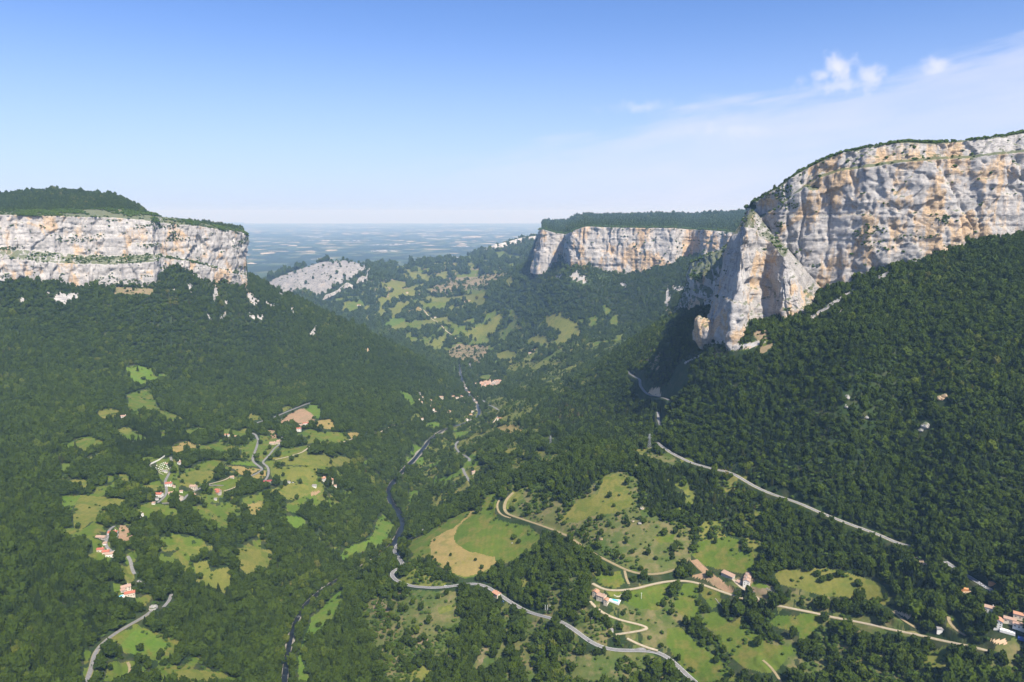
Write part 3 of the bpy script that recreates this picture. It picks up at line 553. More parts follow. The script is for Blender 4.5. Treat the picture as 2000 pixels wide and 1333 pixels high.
# ------------------------------------------------------------------ traced outlines (window origin and scale of the tracing)
Z = {1: (0, 340, 3.846), 2: (460, 400, 3.3333), 3: (1000, 380, 3.702), 4: (1320, 220, 2.776), 5: (0, 680, 3.571), 6: (0, 1000, 3.571), 7: (400, 760, 4.348), 8: (500, 1000, 3.571),
     21: (780, 660, 4.0), 22: (940, 900, 4.0), 23: (1100, 1080, 4.0), 24: (1560, 1040, 4.545), 25: (1200, 660, 4.0)}
def zz(z, flat):
    a = np.array(flat, float).reshape(-1, 2); x0, y0, k = Z[z]
    return a / k + np.array([x0, y0])
FIELDS = [
 (5,'b','870 140 960 120 1050 145 1060 190 1180 180 1080 240 940 260 890 210'), (5,'o','660 440 780 420 830 440 830 480 770 495 700 490'), (5,'g','880 330 1040 280 1100 420 1300 500 1180 510 1000 430 960 480 900 460'),
 (5,'o','800 560 900 555 920 580 880 605 820 590'), (5,'t','1180 695 1290 650 1390 675 1370 700 1290 700 1230 750'), (5,'o','1710 470 1800 465 1840 495 1750 505'),
 (5,'o','560 1025 700 1040 860 1060 920 1070 870 1100 760 1140 680 1170 600 1240 560 1286 520 1286 500 1160 530 1090'), (5,'o','450 940 520 915 600 925 620 970 540 975'),
 (5,'o','830 890 870 880 900 940 980 960 1100 960 1110 1000 1000 990 900 960 840 920'), (5,'g','1090 790 1190 760 1240 820 1250 900 1240 1060 1180 1090 1120 1080 1150 950 1100 900'), (5,'o','1260 880 1390 850 1480 860 1500 900 1400 960 1320 980 1250 960'),
 (5,'g','1330 1110 1500 1090 1480 1180 1620 1260 1450 1230 1370 1170'), (5,'g','1440 970 1600 900 1700 900 1700 940 1600 985 1500 960'), (5,'b','430 1050 560 1030 520 1100 480 1160 440 1140'),
 (6,'n','830 100 870 95 900 150 950 185 880 205 820 195'), (6,'g','350 130 560 110 550 140 400 180'), (6,'g','640 180 700 200 780 300 740 380 650 330'), (6,'o','840 380 900 370 940 450 900 510 860 470'),
 (6,'o','1110 260 1180 235 1230 250 1490 240 1480 270 1400 270 1380 310 1330 320 1280 260 1210 270 1130 280'), (6,'g','1100 340 1250 320 1260 350 1180 370'),
 (6,'o','1350 360 1440 340 1460 420 1580 390 1610 400 1600 520 1560 570 1480 530 1350 505 1380 460 1360 420'), (6,'o','1630 260 1720 255 1880 270 1920 320 1880 360 1840 410 1720 440 1650 370'),
 (6,'g','780 500 850 500 840 600 790 590'), (6,'g','940 610 1050 570 1050 610 1000 660 950 640'), (6,'b','830 940 940 820 1050 830 1180 940 1140 990 1060 1010 1040 960 940 1000 860 980'),
 (6,'g','700 940 800 860 840 850 820 920 720 1000 690 980'), (6,'g','750 1050 880 1040 1000 1080 1030 1150 900 1160 720 1189 740 1120'), (6,'g','1090 1090 1160 1060 1200 1189 1150 1189'), (6,'o','1220 1110 1330 1100 1560 1130 1580 1189 1220 1189'),
 (7,'n','620 265 780 180 840 165 940 240 900 300 700 290 650 310'), (7,'b','840 165 920 130 960 140 1000 240 960 255 930 240'), (7,'o','340 220 400 210 450 240 490 260 400 262'), (7,'o','640 170 710 150 740 160 650 200'),
 (7,'t','920 280 1050 260 1100 300 1070 345 990 335 930 310'), (7,'g','760 400 880 340 1000 370 1150 370 1220 410 1200 440 1040 465 910 460 860 470 860 410'), (7,'t','1210 380 1290 365 1340 405 1250 425'),
 (7,'o','560 590 880 500 940 510 1030 560 1220 580 1250 620 1180 650 1060 660 940 650 680 655'), (7,'o','550 665 950 660 945 790 860 800 700 790 560 760'), (7,'g','400 450 440 440 430 520 400 600 300 590 310 520'),
 (7,'g','470 390 600 420 620 500 560 560 480 620 430 600 440 520 460 470'), (7,'g','700 510 860 480 880 490 750 560 640 590 600 570 650 500'), (7,'t','190 650 470 680 360 745 290 720'), (7,'t','510 690 510 740 430 780 390 750'),
 (7,'b','140 620 400 610 440 660 250 645'), (7,'n','530 350 600 355 600 420 570 420'), (7,'o','500 870 640 830 760 800 1000 840 990 870 860 900 760 960 640 920'), (7,'g','760 960 860 900 900 910 800 1010 770 1060 690 1040 700 970'),
 (7,'b','600 1090 700 1080 830 1095 860 1150 780 1190 700 1130 620 1110'), (7,'t','360 980 470 960 480 1010 440 1080 380 1060'), (7,'g','140 330 320 350 370 400 250 420 150 400'), (7,'n','890 880 970 870 980 890 900 920'),
 (7,'b','1720 960 1770 880 1780 940 1740 975'), (7,'b','1340 610 1380 610 1385 640 1350 640'), (7,'g','1380 720 1420 720 1450 790 1400 800'), (7,'g','0 1080 130 1100 250 1160 150 1200 0 1130'), (7,'o','270 350 360 340 320 380'),
 (8,'b','560 330 620 260 760 210 820 150 830 80 880 15 965 100 940 150 860 240 700 290 600 340'), (8,'g','420 160 480 140 470 190 430 200'), (8,'g','500 260 570 230 560 260 500 275'),
 (8,'b','490 640 560 570 600 545 610 570 580 680 520 760 430 830 350 890 320 960 310 1040 370 1150 370 1189 290 1189 290 1030 320 920 370 800 380 740 470 660'), (8,'b','650 510 740 440 755 460 700 500 660 520'),
 (8,'g','1020 240 1080 200 1180 160 1330 60 1460 0 1640 0 1650 60 1900 110 1970 170 1980 220 1900 280 1750 330 1680 350 1640 400 1560 450 1450 470 1350 430 1230 350 1210 320 1140 340 1050 380 1040 370 1100 300 1060 250'),
 (22,'g','0 280 170 252 120 330 100 430 130 470 330 520 440 600 440 650 400 700 280 770 110 830 110 770 0 720'),
 (8,'t','1215 200 1300 150 1390 110 1500 0 1530 0 1420 90 1370 180 1400 230 1480 280 1660 320 1670 360 1560 440 1440 460 1290 390 1220 320 1210 250'),
 (8,'y','990 470 1140 380 1200 440 1330 500 1300 515 1100 520 1000 490'), (8,'s','800 620 950 560 1400 560 1400 680 1200 740 1300 830 1250 920 1010 1050 880 1000 800 880 760 760 720 660'),
 (8,'p','800 620 880 640 950 700 850 750 820 680'), (8,'p','1020 870 1090 840 1200 900 1160 930 1060 900'), (8,'y','990 1150 1080 1090 1180 1080 1230 1120 1180 1189 1000 1189'), (8,'p','1540 990 1610 920 1620 960 1570 1060 1545 1080'),
 (8,'s','1700 940 1760 860 1760 940 1680 1060 1640 1080'), (8,'y','1260 670 1390 650 1370 690 1280 720'),
 (22,'s','180 340 330 220 470 175 640 330 760 290 960 110 1100 90 1230 150 1230 330 1330 430 1640 520 1640 760 1550 850 1350 890 1170 860 760 640 480 500 220 420'),
 (22,'o','640 440 760 310 900 270 960 130 1100 100 1150 230 1200 350 1010 420 850 440 750 490 620 500'), (22,'y','190 320 250 240 330 220 320 300 200 380'), (22,'g','1330 600 1500 580 1500 640 1400 660'),
 (22,'g','1690 640 1900 600 2000 620 2000 850 1900 860 1740 830 1660 770'), (22,'g','860 880 1080 870 1110 960 1050 1000 930 970'), (22,'y','280 940 380 900 400 960 300 1010'), (22,'s','500 1000 640 900 640 1180 520 1180'),
 (22,'y','1700 480 1860 480 1900 600 1700 640'),
 (23,'g','1000 0 1480 0 1490 70 1470 150 1380 170 1240 140 1100 110 1030 60'), (24,'o','0 330 250 330 420 370 600 420 740 480 860 640 760 660 600 600 420 590 200 570 0 510'), (23,'o','1640 180 1700 140 1840 140 1840 290 1700 260'),
 (23,'p','1240 150 1340 190 1500 200 1670 290 1560 370 1420 300 1300 220'), (23,'b','1450 260 1500 220 1610 280 1540 290'), (23,'n','980 60 1040 60 1120 130 1240 230 1330 300 1280 310 1130 220 1000 190 1080 160'),
 (23,'g','450 330 560 300 830 240 820 300 740 450 600 450 470 390'), (23,'y','330 300 460 305 440 350 360 350'), (23,'g','930 260 1000 240 1220 330 1230 400 1160 450 1050 300 1030 560 900 480 860 400'),
 (23,'g','1100 480 1200 470 1300 560 1400 500 1450 600 1600 720 1750 740 1900 660 1850 750 1750 820 1700 890 1600 960 1400 900 1300 810 1200 650 1080 560'), (23,'g','1660 500 1840 500 2000 480 2000 600 1900 640 1700 600 1600 560'),
 (23,'g','810 600 900 580 1000 680 1200 830 1350 960 1380 1012 1030 1012 900 860 800 720'), (23,'s','200 560 340 560 380 680 260 680'), (23,'s','100 800 400 820 500 1012 100 1012'), (24,'g','0 740 150 760 300 770 150 820 70 960 0 1010'),
 (24,'y','1040 1240 1150 1080 1300 1040 1330 1180 1360 1280 1200 1300 1100 1270'), (24,'g','1300 880 1330 760 1370 760 1480 900'), (24,'s','1700 1120 1950 1200 1950 1260 1700 1250'), (24,'d','1440 500 1500 510 1600 590 1540 600 1450 540'),
 (24,'d','1700 960 1830 960 1850 1010 1740 1000'), (24,'d','830 680 900 690 1000 740 980 760 870 710'), (24,'d','960 215 1060 240 1170 300 1120 300 980 240'),
 (21,'p','370 110 440 60 690 70 680 140 620 230 540 170 470 190 380 150'), (21,'b','420 220 450 240 440 280 425 260'), (21,'o','750 130 830 100 930 130 850 190 760 170'), (21,'g','600 330 640 300 730 290 720 330 620 345'), (21,'b','690 200 760 180 760 200 710 220'),
 (21,'y','830 240 950 200 1100 190 1300 190 1310 220 1100 230 900 240 850 280'), (21,'y','990 350 1100 320 1300 240 1440 190 1400 240 1250 300 1150 330'), (21,'t','930 400 1030 390 1000 420 940 425'), (21,'y','1120 380 1300 330 1310 370 1200 420 1130 430'),
 (21,'y','1390 320 1480 290 1460 330 1400 340'), (21,'y','670 480 760 450 920 480 1000 470 1040 530 820 620 800 560 720 540'), (21,'b','0 410 100 450 130 510 100 530 0 440'), (21,'t','760 700 880 675 960 700 970 750 780 740'), (21,'b','170 680 300 655 320 680 240 710'),
 (21,'b','430 740 560 725 500 760 440 790'), (21,'y','460 820 560 760 640 760 700 800 660 860 600 920 500 900'), (21,'y','180 1000 220 900 350 840 430 800 420 950 300 970 210 1010'), (21,'s','740 760 900 770 880 800'), (21,'y','850 1000 900 940 1000 950 1050 970 1000 1000 900 1050'),
 (21,'o','1060 890 1170 890 1180 930 1130 950 1080 920'), (21,'y','650 1080 680 1050 690 1120'), (21,'y','920 1130 960 1100 970 1120'), (21,'y','1800 880 1900 860 2000 850 2000 960 1900 920'), (21,'y','100 600 180 590 170 620 80 650'),
 (25,'d','250 420 290 400 355 400 360 440 300 445'), (25,'s','240 900 350 920 420 900 500 980 460 1000 300 950'), (25,'p','880 1020 760 1020 860 1045'), (25,'s','700 60 1200 20 1200 60 1000 110 850 120'),
 (2,'g','710 640 800 630 850 650 830 670 770 690 700 720 660 725 720 690'), (2,'g','590 640 760 590 780 600 640 650'), (2,'o','980 620 1000 590 1090 570 1130 540 1230 515 1240 530 1150 570 1170 600 1040 620 1000 660'), (2,'t','1100 705 1190 670 1210 690 1150 715'),
 (2,'g','1210 660 1280 640 1390 640 1370 695 1230 690'), (2,'o','1240 610 1450 600 1640 575 1660 600 1540 630 1300 640'), (2,'p','1250 570 1330 520 1450 480 1780 450 1800 470 1700 520 1620 560 1480 560 1300 590'), (2,'b','930 800 1020 745 1110 740 1110 760 1010 800'),
 (2,'g','1100 780 1180 750 1230 770 1150 820'), (2,'o','1270 740 1370 740 1380 770 1300 770'), (2,'g','1320 810 1380 800 1370 840 1320 845'), (2,'o','1480 860 1540 810 1620 800 1700 730 1740 730 1730 780 1680 850 1560 880 1500 880'), (2,'y','1250 890 1340 860 1390 840 1330 940 1240 925'),
 (2,'g','1040 400 1130 385 1140 400 1060 430'), (2,'g','1390 375 1440 345 1550 330 1530 365'), (2,'g','1670 310 1740 310 1800 330 1900 350 1890 365 1700 350'), (2,'g','1740 410 1800 380 1840 390 1780 425'), (2,'g','1520 440 1590 435 1590 460 1530 460'), (2,'g','1610 430 1640 425 1640 450'),
 (2,'g','1180 430 1270 415 1260 430 1200 445'), (2,'g','1400 480 1500 450 1600 470'), (2,'g','1150 620 1190 625 1180 650 1150 655'), (2,'g','1480 560 1640 560 1640 575 1500 590'),
 (2,'o','1580 740 1640 690 1650 700 1600 740'), (2,'o','1780 800 1900 780 1900 800 1800 820'), (2,'o','1700 990 1760 955 1830 960 1830 985 1740 1020'), (2,'y','1750 1060 1900 1030 2000 1020 2000 1050 1850 1090'), (2,'g','500 660 560 655 540 675'),
 (3,'o','245 900 310 865 380 900 480 930 490 1020 380 1080 300 1100 350 1010 300 980 240 960'), (3,'o','100 1070 180 1020 260 1040 260 1080 150 1090'), (3,'g','560 900 600 890 610 950 580 960'), (3,'g','750 1030 800 1005 820 1040 760 1060'),
 (3,'y','390 1100 470 1080 500 1110 400 1120'), (3,'y','620 1000 650 990 640 1040'), (3,'o','20 970 120 940 120 960 50 990'), (3,'y','0 890 60 890 90 905 0 920'),
 (2,'R','180 520 290 470 400 430 500 390 620 365 780 355 850 380 850 420 780 470 700 510 560 590 520 600 480 560 430 550 330 600 280 580'), (2,'R','1610 300 1700 250 1850 220 1975 205 1970 215 1800 250 1690 300'),
 (3,'r','290 600 370 580 350 620'), (3,'r','390 610 440 570 470 580 550 630 540 660 460 640'), (3,'r','1110 700 1130 670 1145 780 1110 860'), (3,'r','780 650 820 640 820 680 790 680'), (3,'r','1140 680 1260 680 1260 700 1200 710'),
 (1,'r','400 935 440 880 500 920 520 890 580 900 580 930 500 950 480 980 430 970'), (1,'r','340 885 370 895 365 912'), (1,'r','145 940 180 935 180 970 150 968'), (1,'r','1400 830 1440 830 1430 890'), (1,'r','1590 930 1615 830 1640 920 1610 960'),
 (1,'r','1700 920 1715 980 1690 990'), (1,'r','1540 1040 1600 1095 1570 1090'), (1,'r','1640 1090 1700 1040 1690 1080'), (1,'r','1840 850 1900 920 1960 970 1900 990 1850 930'), (1,'r','1300 840 1320 900 1300 880'), (1,'r','1860 1070 1980 1075 1960 1100'),
 (1,'p','850 850 1150 870 1140 910 860 900'), (2,'r','190 625 260 660 240 680 210 650'), (2,'r','360 665 380 670 380 715 365 700'), (2,'r','480 850 520 795 530 810 500 865'), (2,'d','830 950 870 945 860 965'), (2,'r','70 725 150 740 210 770 80 740'),
 (4,'p','1140 900 1230 780 1420 730 1400 780 1200 830 1160 870'), (4,'r','1090 885 1160 860 1170 870 1100 910'), (4,'r','720 1110 960 960 960 970 740 1120'), (4,'r','860 1090 940 1055 920 1075 880 1098'), (4,'r','270 1300 440 1240 480 1250 380 1290'),
 (25,'r','540 210 660 145 670 150 560 215'), (25,'r','850 110 960 95 950 110'), (25,'r','940 70 1080 60 1080 75 960 85'), (25,'r','1800 460 1830 465 1815 475'), (25,'r','1790 540 1820 545 1800 552'),
]
CODES = ['forest', 'g', 'b', 'o', 't', 'n', 'd', 's', 'y', 'p', 'r', 'R', 'far', 'plain']
PU, PV = to_px(XX, YY, H)
mm = (H - CAMZ) / YY
run = np.maximum.accumulate(mm, axis=0)
runb = np.vstack([np.full((1, NS), -9.0), run[:-1]])
VIS = mm > runb - 0.010
def in_poly(u, v, poly):
    inside = np.zeros(u.shape, bool); n = len(poly)
    for i in range(n):
        x1, y1 = poly[i]; x2, y2 = poly[(i + 1) % n]
        if y1 == y2: continue
        c = ((y1 > v) != (y2 > v)) & (u < (x2 - x1) * (v - y1) / (y2 - y1) + x1)
        inside ^= c
    return inside
COV = np.zeros(H.shape, np.int16); FID = np.full(H.shape, -1, np.int16)
jit = 2.6 * fbm(PU / 9, PV / 9, o=3); jit2 = 2.6 * fbm(PU / 9 + 50, PV / 9, o=3)      # ragged outlines
UU2, VV2 = PU + jit, PV + jit2 * 0.7
flatV = VIS & (PU > -30) & (PU < 2030)
for k, (z, c, txt) in enumerate(FIELDS):
    poly = zz(z, [float(q) for q in txt.split()])
    lo, hi = poly.min(0) - 3, poly.max(0) + 3
    bb_ = flatV & (UU2 > lo[0]) & (UU2 < hi[0]) & (VV2 > lo[1]) & (VV2 < hi[1])
    jj, ii = np.nonzero(bb_)
    if not len(jj): print('empty field', k, z, c); continue
    inn = in_poly(UU2[jj, ii], VV2[jj, ii], poly)
    jj, ii = jj[inn], ii[inn]
    if c not in 'rR': 
        keep = ~BLOCK[jj, ii]; jj, ii = jj[keep], ii[keep]
    COV[jj, ii] = CODES.index(c); FID[jj, ii] = k
GL_ = [('830 850 900 800 1000 800 1120 850 1110 900 1060 960 930 965 850 1010 790 1000', 'y', 38, 0.08), ('960 700 1060 670 1200 670 1180 740 1080 790 1040 830 960 840 940 780', 'y', 50, 0.12), ('120 860 380 830 600 860 700 940 620 1060 480 1130 300 1110 120 1080', 'g', 38, 0.18),
       ('640 610 800 520 1000 500 1000 560 900 640 780 650', 'o', 75, 0.09), ('760 650 900 630 1000 600 1020 640 960 690 880 700', 'g', 60, 0.06), ('700 560 850 510 1010 500 960 560 800 600', 'p', 70, 0.2), ('960 690 1060 620 1180 600 1260 640 1180 700 1060 720', 'g', 55, 0.17), ('1100 1120 1560 1150 1560 1333 1000 1333 1000 1180', 's', 26, 0.14), ('170 1190 460 1290 460 1333 160 1333', 'g', 36, 0.12), ('1560 1150 2000 1180 2000 1333 1560 1333', 's', 26, 0.22), ('760 880 900 830 960 860 900 960 800 970', 'b', 40, 0.28), ('1180 880 1420 900 1640 1060 1500 1100 1340 1010', 'y', 24, 0.24),
       ('1230 700 1330 660 1560 640 1480 700 1300 740', 'p', 34, 0.2), ('700 1180 1000 1180 1000 1333 760 1333', 's', 36, 0.16)]
GLN = []
for k2, (txt, c, sc2, th) in enumerate(GL_):
    poly = np.array([float(q) for q in txt.split()]).reshape(-1, 2); lo, hi = poly.min(0), poly.max(0)
    jj, ii = np.nonzero(flatV & (COV == 0) & ~BLOCK & (PU > lo[0]) & (PU < hi[0]) & (PV > lo[1]) & (PV < hi[1]))
    inn = in_poly(PU[jj, ii], PV[jj, ii], poly); jj, ii = jj[inn], ii[inn]
    n_ = fbm(XX[jj, ii] / sc2 + k2 * 7, YY[jj, ii] / (sc2 * 1.5), o=4); m_ = n_ > th
    COV[jj[m_], ii[m_]] = CODES.index(c); FID[jj[m_], ii[m_]] = len(FIELDS) + k2; GLN.append((len(FIELDS) + k2, c))
print('fields', round(time.time() - T0, 1))

# ------------------------------------------------------------------ roads and the river, draped and cut into the ground
def densify(p, step):
    out = [p[0]]
    for a, b in zip(p[:-1], p[1:]):
        n = max(1, int(np.linalg.norm(b[:2] - a[:2]) / step))
        for i in range(1, n + 1): out.append(a + (b - a) * i / n)
    return np.array(out)
def smooth(p, k=3):
    p = p.copy()
    for _ in range(k): p[1:-1] = 0.25 * p[:-2] + 0.5 * p[1:-1] + 0.25 * p[2:]
    return p
ROADS = [
 ('road', ASPHALT, 7.5, 0, 'pale two-lane valley road curving past the roadside house', [(8,'1180 120 1140 160 1060 195 1010 215 975 240 965 280 1000 330 1030 370 1000 395 960 410 940 440 960 470 1020 500 1100 525 1250 535 1370 520 1450 505 1540 500 1610 520 1700 580 1790 640 1900 700'), (23,'0 545 70 590 150 650 220 710 290 740 400 765 560 765 700 765 790 790 850 840 940 930 1030 1012 1090 1060')]),
 ('road', ASPHALT, 7.0, 0, 'pale valley road on the slope above the river', [(21,'560 1140 540 1110 510 1060 495 1020')]),
 ('road', ASPHALT, 7.0, 0, 'curved piece of valley road among yellow scrub above the river', [(21,'545 965 550 945 530 935 470 900 440 860 440 830 460 810')]),
 ('road', ASPHALT, 8.0, 0, 'road bending below the distant village', [(21,'655 490 680 520 740 545 810 575')]),
 ('track', GRAVEL, 4.5, 0, 'pale track beside the white shed beyond the forest', [(21,'775 610 730 670')]),
 ('track', GRAVEL, 4.5, 3, 'long pale gravel track running from the pool house past the farm', [(23,'230 240 290 280 340 300 470 295 560 285 700 245 830 220 960 215 1060 235 1200 290 1300 325 1400 360 1560 390 1700 420 1850 450 2000 475'), (24,'200 735 380 770 580 805 750 850 900 880 1060 910 1200 945 1330 975 1500 1010 1620 1030 1700 1060')]),
 ('track', DIRT, 4.6, 2, 'sandy dirt track crossing the scrub hill', [(22,'250 250 190 310 175 380 200 420 300 450 450 500 560 540 700 600 800 680 900 740 1000 790 1080 830 1150 865 1250 890 1350 895 1440 880 1550 840')]),
 ('track', DIRT, 4, 0, 'narrow upper dirt track around the scrub hill', [(22,'160 280 120 340 130 400 160 435 230 450')]),
 ('track', DIRT, 4, 0, 'short dirt link between the two tracks', [(22,'1120 860 1130 930 1160 980')]),
 ('road', ASPHALT, 7, 3, 'forest edge road cut across the dark right slope', [(25,'330 820 370 850 440 900 520 940 600 980 680 1000 750 1020 800 1040 880 1040 960 1080 1050 1140 1130 1180 1280 1240 1600 1368 1840 1460 2080 1540 2320 1632')]),
 ('road', ASPHALT, 7, 0, 'pale road entering the houses at the lower right', [(24,'1300 260 1400 330 1500 390 1600 450 1700 510 1780 560')]),
 ('road', ASPHALT, 7, 1, 'pale road climbing beside the sandy lay-by', [(25,'100 260 150 300 200 330 200 380 240 430 330 455 430 490')]),
 ('road', ASPHALT, 6, 0, 'short bright piece of road in the gap of the dark forest', [(25,'340 580 345 640 360 690')]),
 ('track', GRAVEL, 4, 2, 'pale drive below the pool house', [(23,'210 380 250 430 300 470 360 505 410 520 520 545 640 570 690 580 680 600 600 610 520 625 440 635 410 640')]),
 ('track', GRAVEL, 4, 2, 'pale drive joining the valley road by the stone hut', [(23,'500 670 540 700 640 740 740 765')]),
 ('track', GRAVEL, 5, 0, 'pale drive of the white farmhouse', [(23,'1330 210 1370 260 1430 300 1500 345 1570 388')]),
 ('road', ASPHALT, 7, 0, 'pale lane climbing past the brown ploughed field', [(7,'400 320 430 290 520 265 640 220 760 170 860 130 955 105')]),
 ('road', ASPHALT, 5.5, 0, 'pale winding lane through the green terrace meadows', [(7,'380 370 430 385 455 440 435 510 405 590 410 620 450 650 500 685 440 720 370 750')]),
 ('road', ASPHALT, 5, 0, 'lane from the farm to the dark red barn', [(7,'660 410 650 460 590 505 550 560 480 630 530 650 545 700 535 750 510 780')]),
 ('track', GRAVEL, 4, 0, 'track crossing the terrace below the farm', [(7,'600 600 720 575 830 540 895 490')]),
 ('track', GRAVEL, 5, 0, 'pale track leaving the terrace along the forest foot', [(7,'1040 470 1130 465 1250 425 1340 410 1450 380 1560 330 1720 300')]),
 ('road', ASPHALT, 5, 0, 'hamlet lane below the cemetery', [(5,'1190 760 1200 800 1190 860 1150 930 1165 1000 1150 1040 1100 1080')]),
 ('road', ASPHALT, 5, 0, 'hamlet lane curving round the largest house', [(5,'1130 1085 1180 1085 1280 1070 1290 1040 1330 1010 1400 980 1440 955 1560 960')]),
 ('track', GRAVEL, 4, 0, 'pale lane east of the hamlet', [(5,'1560 1000 1640 975 1700 940'), (7, '310 800')]),
 ('track', GRAVEL, 4, 0, 'pale drive to the sandy yard', [(5,'1440 955 1500 940 1560 925 1600 905'),]),
 ('road', ASPHALT, 5, 0, 'lane between the red roofed houses at the left', [(6,'800 100 760 120 750 180 730 220 760 270 800 290')]),
 ('road', ASPHALT, 5, 0, 'short curved lane beside the small olive meadow', [(6,'890 310 915 340 915 390 940 440')]),
 ('road', ASPHALT, 5, 0, 'short bend of lane above the left farmhouse', [(6,'960 480 1000 510')]),
 ('road', ASPHALT, 5.5, 0, 'lane bending round the wooded knoll', [(6,'1195 575 1200 600 1190 620 1140 665')]),
 ('road', ASPHALT, 5.5, 2, 'lane descending through the woods at the lower left', [(6,'1060 690 1010 735 900 790 800 850 720 910 660 980 650 1040 630 1120 600 1189')]),
 ('track', DIRT, 3.5, 0, 'brown path across the lower left meadow', [(6,'890 1050 915 1090 915 1130 880 1160')]),
 ('track', DIRT, 3.5, 0, 'thin path on the grass at the bottom right', [(23,'1560 840 1640 900 1680 980 1720 1040')]),
 ('track', DIRT, 4, 0, 'curved path near the lower right houses', [(24,'1330 750 1310 780 1340 840 1400 880 1480 920')]),
 ('track', DIRT, 4, 0, 'pale path through the thicket at the right', [(24,'840 700 880 760 960 810 1040 850')]),
 ('road', ASPHALT, 8, 0, 'road piece beyond the village', [(21,'550 200 555 235 570 260')]),
 ('track', GRAVEL, 8, 0, 'distant pale farm road', [(2,'1200 675 1230 690 1240 705 1380 830 1440 880')]),
]
NOTREE = np.zeros(H.shape, bool)
def carve(path, zp, half, blend, depth=0.0, mark=True):
    for a, b, za, zb in zip(path[:-1], path[1:], zp[:-1], zp[1:]):
        r = half + blend + 4
        ylo, yhi = min(a[1], b[1]) - r, max(a[1], b[1]) + r
        j0, j1 = np.searchsorted(Yn, ylo), np.searchsorted(Yn, yhi)
        if j1 <= j0: continue
        smin = min(a[0] - r, b[0] - r) / (ylo if min(a[0], b[0]) - r < 0 else yhi); smax = max(a[0] + r, b[0] + r) / (yhi if max(a[0], b[0]) + r < 0 else ylo)
        i0, i1 = np.searchsorted(S, smin), np.searchsorted(S, smax)
        if i1 <= i0: continue
        x = XX[j0:j1, i0:i1]; y = YY[j0:j1, i0:i1]
        d = b - a; L2 = max(d @ d, 1e-6); t = np.clip(((x - a[0]) * d[0] + (y - a[1]) * d[1]) / L2, 0, 1)
        dist = np.hypot(x - a[0] - t * d[0], y - a[1] - t * d[1])
        dd = DM[j0:j1, i0:i1]; zz_ = ZM[j0:j1, i0:i1]
        m = dist < dd
        dd[m] = dist[m]; zz_[m] = (za + (zb - za) * t)[m]
def apply_carve(half, blend, depth):
    global H
    w_ = np.clip(1 - (DM - half) / blend, 0, 1); w_ = w_ * w_ * (3 - 2 * w_)
    H = np.where(DM < half + blend, H * (1 - w_) + (ZM - depth) * w_, H)
DM = np.full(H.shape, 1e9); ZM = np.zeros(H.shape)
# river
rp = np.array([hit(u, v) for (u, v, z) in RIV])
rz_t = np.array([r_[2] for r_ in RIV], float)
rp = np.array([(lambda s, m, z: [s * (z - CAMZ) / m, (z - CAMZ) / m, z])(*slope_uv(u, v), z) for (u, v, z) in RIV])
rp = np.vstack([rp[0] + (rp[0] - rp[2]) * 1.5, rp])
rp[0, 2] = 252
riv = smooth(densify(rp, 12), 4)
RW = np.interp(riv[:, 1], [900, 1240, 1350, 1480, 1600, 2400, 4000], [5.5, 4.5, 3.0, 6.0, 7.2, 5.0, 5.0]) * (1 + 0.25 * np.array([vn(np.array([i * 0.13]), np.array([0.]))[0] for i in range(len(riv))]))
carve(riv[:, :2], riv[:, 2], 10, 40); apply_carve(8, 34, 1.5)
RIVD = DM.copy()
DM[:] = 1e9
PATHS = []
for (nm, mt_, wd, vg, lb, segs) in ROADS:
    px = np.vstack([zz(z, [float(q) for q in t.split()]) for z, t in segs])
    pts = np.array([hit(u, v) for u, v in px])
    j_ = np.abs(np.diff(np.log(pts[:, 1])))
    if (j_ > 0.12).any(): print('road jump', lb, np.round(pts[:, 1]).astype(int).tolist())
    path = smooth(densify(pts, 5.0), 6)
    z = grid_at(H, path[:, 0], path[:, 1]); 
    for _ in range(12): z[1:-1] = 0.25 * z[:-2] + 0.5 * z[1:-1] + 0.25 * z[2:]
    path[:, 2] = z; PATHS.append((nm, mt_, wd, vg, lb, path))
    carve(path[::2, :2], path[::2, 2], wd / 2 + 2, 7)
apply_carve(6.0, 7.0, 0.25)
ROADD = DM.copy()
NOTREE = (ROADD < 7.5) | (RIVD < np.interp(YY, [1240, 1350, 1480, 1600], [7, 4, 8, 10]))
print('carved', round(time.time() - T0, 1))

# ------------------------------------------------------------------ ground objects
canopy = np.where((YY > 4200) & (YY < 12000) & (COV == 0), 7.0 * np.abs(fbm(XX / 22, YY / 22, o=2)), 0)
Hm = H + canopy
q = (np.arange(NY - 1)[:, None] * NS + np.arange(NS - 1)[None]).astype(np.int64)
quads = np.stack([q, q + 1, q + NS + 1, q + NS], -1)
fid = FID[:-1, :-1]; YC = YY[:-1, :-1]
V3 = np.stack([XX, YY, Hm], -1).reshape(-1, 3)
def ground_piece(name, mask, m, **kw):
    f = quads[mask]
    if len(f) == 0: return None
    used, inv = np.unique(f.ravel(), return_inverse=True)
    me = mesh_from(name, V3[used], inv.reshape(-1, 4), m)
    return obj(name, me, kind='structure', **kw)
is_plain = YC >= 11000
rocky = np.zeros(YC.shape, bool)
ground_piece('ground', (fid < 0) & ~is_plain & (YC <= 4200), MAT['forest'], label='wooded floor and flanks of the gorge')
ground_piece('hills', (fid < 0) & ~is_plain & (YC > 4200), MAT['far'], label='hazy wooded hills beyond the village')
ground_piece('plain', is_plain, MAT['plain'], label='blue hazy farming plain stretching to the horizon')
NAMES = {'g': 'meadow', 'b': 'meadow', 'o': 'meadow', 't': 'dry_meadow', 'n': 'ploughed_field', 'd': 'sandy_ground', 's': 'scrubland', 'y': 'scrubland', 'p': 'scrubland', 'r': 'rock_outcrop', 'R': 'rock_slope'}
for k, (z, c, txt) in enumerate(FIELDS):
    ground_piece(NAMES[c], (fid == k) & ~is_plain, MAT[c])

